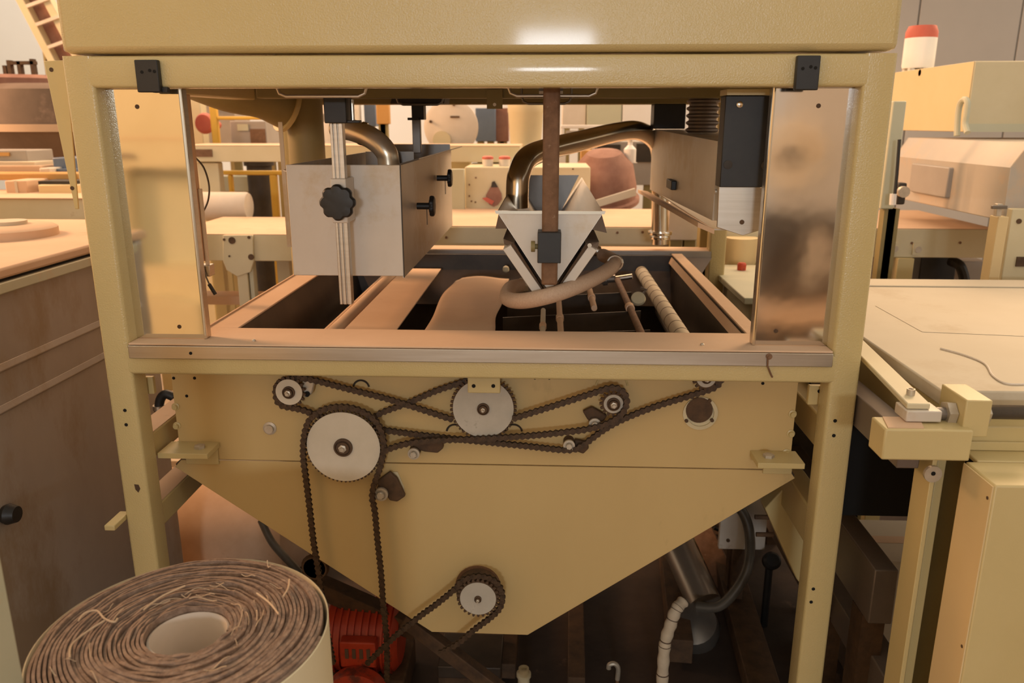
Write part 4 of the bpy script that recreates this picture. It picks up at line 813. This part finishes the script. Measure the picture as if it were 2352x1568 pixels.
thing_box('blue_grey_unit', 'dark blue grey machine part between pale drum and orange board', 'machine', (836, 225, 862, 290), 4.8, .12, 'blue')
# round disc machine
t = T('round_housing', 'pale round machine housing standing behind the cream beam', 'machine', K(1040, 325, y=4.6)); c = K(1037, 292, y=4.6); 
M().lathe([(.15, 0), (.15, .03), (.13, .04)], c, (0, -1, 0), 40).go('disc', 'white_dusty', t); M().lathe([(.05, .04), (.05, .05), (.04, .05)], c-Vector((.05, 0, .07)), (0, -1, 0), 24).go('port', 'cream_pale', t)
M().tube([c+Vector((.0+.05*i/6, -.045, .055)) for i in range(7)], .005, 6).go('handle', 'rust_dark', t)
for dx, dz in ((.02, .12), (-.11, .03), (.05, -.10)): M().lathe([(.008, .04), (.008, .05)], c+Vector((dx, 0, dz)), (0, -1, 0), 8).go('bolt', 'rust_dark', t)
M().box(c.x-.1, c.x+.1, 4.6, 4.7, 0, c.z-.1).go('stand', 'cream_soft', t)
thing_box('blue_board', 'slate blue upright board right of the pale round housing', 'board', (1092, 248, 1138, 325), 4.9, .05, 'blue')
thing_box('brown_column', 'red-brown square column between blue board and cream bucket', 'column', (1138, 248, 1168, 325), 4.95, .08, 'brown_red')
t = T('lidded_bucket', 'large cream bucket with red lid behind the trough rod', 'bucket', K(1206, 335, y=3.9)); c = K(1206, 335, y=4.5); r = (K(1247, 280, y=4.5)-K(1165, 280, y=4.5)).length/2; zt = K(1206, 237, y=4.5).z
M().lathe([(r*.88, 0), (r, zt-c.z-.05), (r*1.03, zt-c.z-.045), (r*1.03, zt-c.z)], (c.x, 4.5+r, c.z), n=32).go('bucket', 'cream_pale', t); M().lathe([(r*.9, 0), (r*.9, .02), (r*.85, .03)], (c.x, 4.5+r, zt), n=32).go('lid', 'red_dull', t)
M().box(c.x-r*.8, c.x+r*.8, 4.5, 4.5+2*r, 0, c.z).go('stand', 'cream_soft', t)
thing_box('sage_cabinet', 'sage grey wall cabinet right of the trough rod', 'cabinet', (1348, 225, 1428, 292), 5.6, .3, 'sage')
thing_box('pink_cabinet', 'pinkish white narrow cabinet left of the sage grey one', 'cabinet', (1292, 225, 1346, 292), 5.62, .3, 'white_dusty')
thing_box('light_cabinet', 'light blue-grey cabinet right of the sage grey one', 'cabinet', (1430, 225, 1515, 300), 5.6, .3, 'white')
t = T('tube_table', 'white tube table frame behind the arching pipe', 'table', K(1380, 330, y=5.0)); Y = 5.0
for rc in ((1288, 287, 1470, 295), (1288, 295, 1296, 345), (1462, 295, 1470, 400)): M().rect(*rc, Y, .04).go('frame_bar', 'white', t, bev=.004)
M().rect(1300, 300, 1460, 320, 5.2, .05).go('shelf', 'grey_paint', t); a0 = K(1292, 345, y=Y); M().box(a0.x-.02, a0.x+.02, Y, Y+.04, 0, a0.z).go('leg', 'white', t)
def ex_cab(t):
    M().poly([(1135,416),(1143,428),(1152,445),(1153,458),(1144,470),(1134,475),(1124,470),(1117,460),(1116,448),(1126,430)], 3.694, .005).go('window', 'brown_red', t); M().poly([(1107,455),(1118,453),(1135,462),(1130,470),(1118,464)], 3.688, .005).go('red_tab', 'red_dull', t)
    M().poly([(1130,418),(1136,416),(1144,430),(1128,430)], 3.692, .004).go('window_top', 'dark', t)
    for x, y in ((1093, 408), (1078, 424), (1078, 450), (1092, 464), (1316, 388), (1083, 462)): M().lathe([(.004, 0), (.004, .003)], K(x, y, y=3.7), (0, -1, 0), 8).go('screw', 'rust', t)
thing_box('cream_cabinet', 'cream cabinet with teardrop opening behind the V trough', 'cabinet', (1068, 384, 1355, 500), 3.7, .4, 'cream_pale', ex_cab)
thing_box('sage_board', 'pale sage board between steel box and cream cabinet', 'board', (1030, 388, 1067, 492), 3.66, .03, 'sage', base=False)
for x0, x1, lb in ((1108, 1133, 'small red lidded pot on the left of the cream cabinet top'), (1146, 1172, 'small red lidded pot right of its twin on the cream cabinet')):
    t = T('red_pot', lb, 'pot', K((x0+x1)/2, 384, y=3.8), 'red pots on the cream cabinet'); c = K((x0+x1)/2, 383, y=3.8); r = (K(x1, 380, y=3.8)-K(x0, 380, y=3.8)).length/2
    M().lathe([(r*.9, 0), (r, .02), (r, .035)], c, n=18).go('pot', 'white_dusty', t); M().lathe([(r*1.03, .035), (r*1.03, .045), (r*.6, .05)], c, n=18).go('lid', 'red_dull', t)
t = T('brown_tub', 'red-brown dusty round tub lying tilted right of the cream cabinet', 'tub', K(1400, 450, y=3.9)); c = K(1382, 425, y=4.2)
M().lathe([(.02, .20), (.09, .185), (.15, .12), (.17, 0), (.165, -.05), (.185, -.055), (.185, -.075), (.15, -.08)], c+Vector((.02, .1, -.02)), (-.05, -.25, 1), 36).go('bowl', 'brown_red', t)
M().beam(K(1368,468,y=4.0), K(1460,440,y=4.0), .03, .035).go('rim_bar', 'white_dusty', t); M().box(c.x-.08, c.x+.14, 4.25, 4.45, 0, c.z-.08).go('stand', 'grey_paint', t)
thing_box('orange_block', 'small orange-brown block above the tub', 'block', (1334, 345, 1365, 372), 4.5, .1, 'orange')
M_dark = thing_box('dark_machine', 'dark machinery block behind the arching pipe', 'machine', (1365, 325, 1500, 425), 4.7, .3, 'grey_paint', lambda t: (M().rect(1372, 332, 1425, 360, 4.69, .01).go('door', 'dark', t), M().rect(1462, 330, 1500, 372, 4.69, .01).go('door', 'dark', t)))
t = T('small_bottle', 'pale bluish bottle under the arching pipe', 'bottle', K(1446, 372, y=4.3)); c = K(1446, 374, y=4.3); M().lathe([(.03, 0), (.032, .01), (.032, .07), (.012, .09), (.012, .105)], c, n=18).go('bottle', 'white', t); M().lathe([(.014, .105), (.014, .12)], c, n=12).go('cap', 'white_dusty', t)
M().rect(1430, 374, 1465, 378, 4.28, .1).go('shelf', 'grey_paint', t)
# right conveyor running behind everything
t = T('long_conveyor', 'long cream conveyor with pinkish dusty top running behind the machine to the right', 'conveyor', K(1500, 560, y=3.05))
m = M().slab(985, 2290, 482, 524, 588, 3.05); m.go('beam', 'cream_pale', t, bev=.003); q = m.last
M().box(q[0], q[1], q[2]+.002, q[3], q[5]+.0003, q[5]+.003).go('dust_cover', 'dusty', t)
for x, y in ((2049, 535), (2094, 558), (2205, 557), (1418, 534), (1476, 533), (1025, 545)): M().lathe([(.005, 0), (.005, .003)], K(x, y, y=3.05), (0, -1, 0), 8).go('screw', 'rust', t)
for x0, x1 in ((2062, 2100), (1020, 1045), (1720, 1745)):
    a = K(x0, 600, y=3.03); b = K(x1, 600, y=3.03); M().box(a.x, b.x, 3.03, 3.09, 0, q[4]-.0005).go('leg', 'cream_soft', t, bev=.002)
for x, y in ((2053, 570), (2106, 572)): c = K(x, y, y=3.05); M().rect(x-9, y-13, x+9, y+13, 3.04, .009).go('leg_lug', 'cream_pale', t); M().lathe([(.012, 0), (.012, .004)], c-Vector((0, .01, 0)), (0, -1, 0), 12).go('bolt', 'bolt', t)
thing_box('dark_engine', 'black machinery under the long conveyor at the right', 'machine', (2112, 588, 2195, 660), 3.3, .3, 'black', lambda t: M().tube(smooth_path([K(2185,600,y=3.25), K(2205,610,y=3.2), K(2215,640,y=3.2), K(2215,665,y=3.2)], 5), .02, 10).go('hose', 'black', t))
thing_box('grey_bin', 'grey bin under the long conveyor beside its leg', 'bin', (2025, 592, 2062, 660), 3.3, .2, 'grey_paint')
thing_box('grey_case', 'grey case under the conveyor near the yellow leg', 'case', (2205, 600, 2265, 660), 3.4, .2, 'grey_paint')
t = T('yellow_leg', 'yellow-cream square post standing at the front of the plastic hood', 'post', K(2295, 640, y=2.5)); a = K(2284, 560, y=2.5); b = K(2308, 560, y=2.5); M().box(a.x, b.x, 2.5, 2.55, 0, K(2295, 498, y=2.5).z).go('post', 'yellow_cream', t, bev=.002); M().box(a.x-.02, b.x+.02, 2.48, 2.57, 0, .01).go('foot', 'yellow_cream', t)
t = T('end_plate', 'large cream end plate right of the yellow post', 'plate', K(2350, 640, y=2.52)); M().rect(2308, 480, 2480, 700, 2.53, .03).go('plate', 'cream_pale', t, bev=.003); a = K(2330, 700, y=2.53); M().box(a.x, a.x+.2, 2.53, 2.56, 0, a.z).go('leg', 'cream_pale', t)
for x, y in ((2340, 508),): M().lathe([(.008, 0), (.008, .003)], K(x, y, y=2.53), (0, -1, 0), 10).go('hole', 'rust_dark', t)
M().rect(2335, 590, 2365, 612, 2.525, .004).go('slot', 'rust_dark', t)
t = T('hood_clamp', 'small steel clamp on the corner of the plastic hood', 'clamp', K(2300, 495, y=2.5)); M().rect(2290, 468, 2302, 497, 2.49, .02).go('clamp_body', 'bolt', t, bev=.002); M().rect(2280, 472, 2315, 480, 2.48, .012).go('clamp_bar', 'steel_dark', t, bev=.002)
# plastic hood
xh = K(2320, 385, y=2.6).x; zt_ = K(2320, 385, y=2.6).z; zb_ = K(2320, 505, y=2.6).z
t = T('dust_hood', 'dusty translucent hood with slanted top over the conveyor at the right', 'hood', (xh+.3, 2.9, zb_))
prof = [(xh, zb_), (xh, zt_), (xh+.045, zt_+.075), (xh+.60, zt_+.075), (xh+.645, zt_), (xh+.645, zb_)]
for i in range(len(prof)-1):
    (xa, za), (xb, zb2) = prof[i], prof[i+1]
    M().prism([(xa, 2.6, za), (xb, 2.6, zb2), (xb, 3.45, zb2), (xa, 3.45, za)], (.003, 0, -.003)).go('hood_pane', 'plexi', t)
M().prism([(x, 2.599, z) for x, z in prof], (0, -.004, 0)).go('hood_end', 'plexi', t); M().prism([(x, 3.452, z) for x, z in prof], (0, .004, 0)).go('hood_end', 'plexi', t)
thing_box('inner_roller_box', 'grey box dimly seen inside the plastic hood', 'box', (2175, 385, 2310, 455), 2.95, .3, 'grey_paint', base=False)
# big cream box upper right
xb_ = K(2240, 140, y=3.2).x; zt2 = K(2240, 140, y=3.2).z; zb2 = K(2240, 303, y=3.2).z
t = T('control_box', 'large cream box, yellow-lit on its left side, above the plastic hood', 'cabinet', (xb_+.4, 3.6, 0))
M().box(xb_, xb_+1.2, 3.2, 4.2, zb2, zt2).go('box_body', 'cream_pale', t, bev=.004); M().box(xb_-.003, xb_, 3.202, 4.2, zb2+.002, zt2-.002).go('lit_side_sheet', 'yellow_cream', t)  # yellow light on the left side put into a thin sheet's colour
M().box(xb_+.6, xb_+.8, 3.5, 3.7, 0, zb2).go('pedestal', 'cream_soft', t); M().box(xb_+.003, xb_+1.2, 3.195, 3.2, zb2, zb2+.03).go('lower_trim', 'sage', t)
c = K(2114, 167, x=xb_); M().lathe([(.014, 0), (.014, .003)], c, (-1, 0, 0), 14).go('hole', 'rust_dark', t)
t = T('arch_bracket', 'pale arched bracket on the yellow side of the large cream box', 'bracket', K(2210, 310, x=xb_-.03))
P = [K(a, b, x=xb_-.03) for a, b in ((2198,312),(2200,270),(2205,240),(2215,228),(2222,235),(2220,262),(2217,285),(2222,305))]; M().tube(smooth_path(P, 5), .011, 10).go('arch', 'sage', t)
t = T('water_jug', 'white jug with red cap on top of the large cream box', 'jug', K(2108, 150, x=xb_+.05)); c = K(2108, 150, x=xb_+.12); c.z = zt2; r = .115*c.y/3.6
r = abs(K(2143, 90, y=c.y).x-K(2073, 90, y=c.y).x)/2; hz = K(2108, 88, y=c.y).z-zt2; h2 = K(2108, 60, y=c.y).z-zt2
M().lathe([(r*.95, 0.02), (r, .03), (r, hz*.55), (r*1.0, hz)], c, n=28).go('jug_body', 'white', t); M().lathe([(r*1.0, hz), (r*1.0, hz+(h2-hz)*.5), (r*.85, h2)], c, n=28).go('cap', 'red_dull', t)
for i in range(5): M().lathe([(.018, 0), (.018, .02)], c+Vector((r*.7*math.cos(i*1.26), r*.7*math.sin(i*1.26), 0)), n=10).go('foot', 'steel', t)
thing_box('pale_strip', 'pale sage upright strip just right of the frame post', 'strip', (2037, 232, 2068, 480), 2.9, .03, 'sage')
t = T('black_cable', 'black cable hanging beside the pale sage strip', 'cable', K(2060, 470, y=2.85)); M().tube([K(2066,320,y=2.85), K(2060,400,y=2.85), K(2054,460,y=2.85)], .006, 8).go('wire', 'black', t); M().cyl(K(2052, 445, y=2.85), K(2050, 470, y=2.85), .011, 10).go('plug', 'white', t)
t = T('valve_block', 'dark valve block at the corner of the plastic hood', 'valve', K(2070, 460, y=2.95)); M().rect(2062, 420, 2082, 470, 2.95, .04).go('body', 'dark', t, bev=.006); M().lathe([(.02, 0), (.02, .02)], K(2072, 440, y=2.94), (0, -1, 0), 12).go('nut', 'bolt', t)
# between hanger plate and right panel
t = T('cream_tub', 'yellowish cream tub seen below the pointed steel hanger tip', 'tub', K(1700, 615, y=2.9)); c = K(1698, 615, y=3.0); r = (K(1735, 580, y=3.0)-K(1662, 580, y=3.0)).length/2
M().lathe([(r*.8, 0), (r, .03), (r*1.02, K(1698,545,y=3.0).z-c.z)], c, n=28).go('tub', 'yellow_cream', t); M().box(c.x-.1, c.x+.1, 2.95, 3.1, 0, c.z).go('stand', 'sage', t)
t = T('red_button', 'small red knob on the sage bench behind the tank', 'knob', K(1703, 618, y=2.82)); c = K(1703, 620, y=2.82); M().lathe([(.015, 0), (.016, .02), (.012, .026)], c, n=16).go('knob', 'red', t)
t = T('sage_bench', 'sage green bench with pale edge beyond the right rim of the tank', 'bench', K(1690, 700, y=2.6)); zt3 = c.z
a0 = K(1640, 622, z=zt3); M().box(a0.x, a0.x+.35, 2.35, 2.93, zt3-.02, zt3).go('bench_top', 'sage', t, bev=.003); M().box(a0.x+.14, a0.x+.35, 2.3, 2.349, zt3-.01, zt3+.004).go('edge_strip', 'dusty_pale', t); M().box(a0.x+.03, a0.x+.33, 2.4, 2.9, zt3-.28, zt3-.0205).go('bench_body', 'sage', t, bev=.003)
for xx in (a0.x+.03, a0.x+.29):
    for yy in (2.4, 2.86): M().box(xx, xx+.04, yy, yy+.04, 0, zt3-.281).go('leg', 'rust_dark', t)
thing_box('grey_duct', 'pale blue-grey duct behind the steel pipe foot', 'duct', (1535, 465, 1605, 552), 2.95, .15, 'white_dusty')
thing_box('olive_post', 'olive rear post under the tip of the right box', 'post', (1606, 500, 1650, 600), 2.8, .05, 'olive_dark')
# left background
hc_ = K(150, 300, y=4.4)
t = T('mixing_hopper', 'large brown round mixing hopper with pale band behind the left post', 'hopper', (hc_.x, 4.4, 0))
zA, zB, zC, zD = (K(100, v_, y=4.2).z for v_ in (205, 285, 302, 400))
M().lathe([(.30, zD-zC-.0), (.42, (zD-zC)*.62), (.52, 0), (.52, 0), (.53, .0), (.53, zB-zC), (.52, zB-zC), (.50, zA-zC), (.44, zA-zC+.03)], (hc_.x, 4.6, zC), n=48).go('hopper_shell', 'hopper_brown', t)
M().lathe([(.545, 0), (.545, zB-zC)], (hc_.x, 4.6, zC), n=48).go('band', 'dusty', t); M().lathe([(.40, 0), (.40, .05), (.34, .07)], (K(35,190,y=4.5).x, 4.6, zA+.01), n=40).go('lid', 'brown_red', t)
for x, y0_ in ((12, 150), (22, 138), (45, 140), (75, 135)): M().rect(x-4, y0_, x+4, 195, 4.35, .03).go('lid_bracket', 'rust_dark', t)
M().rect(22, 140, 78, 148, 4.35, .03).go('lid_bracket', 'rust_dark', t)
for dx in (-.3, .3): M().box(hc_.x+dx-.03, hc_.x+dx+.03, 4.6, 4.66, 0, zD+.05).go('leg', 'olive_dark', t)
t = T('sloping_conveyor', 'cream sloping conveyor frame rising at the upper left', 'conveyor', K(130, 130, y=5.5))
for a_, b_, w_ in (((0,-60),(140,170),.07), ((60,-60),(180,130),.07)): M().beam(K(a_[0]+20, a_[1], y=5.5), K(b_[0], b_[1], y=5.5), .05, w_, (0, 1, 0)).go('side_rail', 'cream_pale', t, bev=.004)
M().beam(K(50, -60, y=5.54), K(160, 150, y=5.54), .16, .02, (0, 1, 0)).go('belt', 'brown_red', t)
for f in (.1, .35, .55, .8): p = K(50, -60, y=5.46).lerp(K(160, 150, y=5.46), f); M().beam(p-Vector((.08, 0, .0)), p+Vector((.08, 0, .05)), .02, .02).go('crossbar', 'white_dusty', t)
c = K(175, 180, y=5.6); M().box(c.x-.05, c.x+.05, 5.6, 5.7, 0, c.z).go('support', 'cream_soft', t)
thing_box('brown_upright', 'dark red-brown upright beam at the upper left beside the hood', 'beam', (88, -40, 112, 90), 5.9, .08, 'brown_red')
thing_box('cream_bench', 'cream bench front beyond the steel vat top', 'bench', (-200, 455, 230, 520), 3.0, .3, 'cream_pale', lambda t: M().slab(-200, 230, 435, 454, 457, 2.99).go('bench_top', 'dusty', t, bev=.002))
zb_t = K(100, 445, y=3.05).z
def on_bench(name, label, cat, rc, Y, d, matn, ex=None):
    t = T(name, label, cat, K((rc[0]+rc[2])/2, rc[3], y=Y)); M().rect(*rc, Y, d).go('body', matn, t, bev=.005)
    if ex: ex(t)
on_bench('cream_box', 'low cream box on the left bench next to the post', 'box', (88, 424, 175, 446), 3.2, .2, 'yellow_cream', lambda t: M().rect(88, 416, 170, 424, 3.22, .17).go('slot', 'dark', t))
on_bench('small_carton', 'small tan carton on the left bench', 'carton', (12, 415, 62, 446), 3.2, .2, 'dusty', lambda t: M().rect(34, 415, 40, 446, 3.196, .004).go('tape', 'dusty_pale', t))
on_bench('wooden_beam', 'mustard brown beam lying across above the left bench', 'beam', (-60, 398, 178, 414), 3.35, .12, 'orange', lambda t: M().rect(66, 414, 82, 446, 3.36, .05).go('prop', 'dusty', t))
on_bench('board_stack', 'tan boards lying on the mustard beam at the left', 'boards', (-60, 380, 92, 397), 3.5, .2, 'dusty', lambda t: M().rect(-60, 372, 80, 380, 3.52, .2).go('board', 'dusty_pale', t))
on_bench('grey_case', 'pale grey case lying on the tan boards at the far left', 'case', (-60, 345, 62, 372), 3.6, .2, 'grey_paint', lambda t: M().rect(-60, 350, 20, 358, 3.59, .02).go('handle', 'orange', t))
on_bench('blue_crate', 'blue crate above the mustard beam beside the left post', 'crate', (122, 362, 170, 398), 3.55, .2, 'blue', lambda t: M().rect(112, 388, 172, 398, 3.5, .05).go('rim', 'blue', t))
on_bench('white_bag', 'pale crumpled bag left of the blue crate', 'bag', (90, 386, 114, 400), 3.45, .1, 'white_dusty')
# ------------------------------------------------------------------ machinery behind the photographer, seen only in the polished sheets
def RF(px, py, yb, Y=1.535):
    r = ray(px, py); t_ = (2*Y-yb)/r.y; p = Vector((0, 0, CZ))+r*t_; return Vector((p.x, yb, p.z))
t = T('cream_press', 'cream machine behind the photographer with a recessed door', 'machine', (-3.0, -1.3, 0))
YR = -1.2; zt_ = 2.9
A_ = RF(282, 388, YR); B_ = RF(560, 380, YR); C_ = RF(290, 612, YR)
for (xa, xb, za, zb) in ((-9, A_.x, 0, zt_), (A_.x, B_.x, A_.z, zt_), (A_.x, B_.x, 0, C_.z), (B_.x, B_.x+.5, 0, zt_)):
    M().box(xa, xb, YR-.5, YR, za, zb).go('body', 'cream_pale', t)
M().box(A_.x, B_.x, YR-.16, YR-.12, C_.z, A_.z).go('recessed_door', 'sage', t)
P = [RF(a, b, YR) for a, b in ((250,716),(290,690),(330,676),(370,672),(420,680),(470,695))]
M().prism([Vector((p.x, YR, p.z)) for p in P]+[Vector((P[-1].x, YR, 0)), Vector((P[0].x, YR, 0))], (0, .09, 0)).go('round_base', 'cream_pale', t)
q = RF(260, 358, YR); M().box(q.x-.1, q.x+.12, YR, YR+.02, q.z-.012, q.z+.008).go('latch', 'steel_old', t)
q = RF(300, 318, YR); M().box(q.x-.4, q.x+1.0, YR, YR+.006, q.z-.004, q.z+.004).go('seam_strip', 'dusty', t)
t = T('grey_press', 'grey machine behind the photographer with a round dial over a dark bay', 'machine', (2.0, -1.2, 0))
a = RF(1750, 492, YR); c = RF(1812, 355, YR)
M().box(1.2, 4.6, YR-.5, YR, a.z, 3.0).go('body', 'wall_grey', t, bev=.004)
M().lathe([(.19, 0), (.19, .03), (.14, .035), (.14, .015), (.05, .015), (.05, .05)], c, (0, 1, 0), 36).go('dial', 'steel_box', t); M().lathe([(.045, 0), (.045, .07)], c, (0, 1, 0), 24).go('dial_hub', 'dark', t)
M().box(1.2, 4.6, YR-.5, YR-.4, 0, a.z).go('dark_bay', 'tank_dark', t)
for px, py, wd, ht in ((1868, 590, .03, .17), (1900, 610, .035, .05), (1865, 545, .02, .04), (1905, 560, .03, .025)):
    q = RF(px, py, YR-.1); M().lathe([(wd*.7, -ht), (wd, 0), (wd*.5, ht)], q, (.15, 0, 1), 12).go('bay_fitting', 'white_dusty', t)
q = RF(1800, 700, YR-.2); M().box(1.2, 4.6, YR-.4, YR-.1, q.z-.1, q.z-.02).go('bay_shelf', 'dusty', t)
print('links', n1, n2, n3, n4, n5)
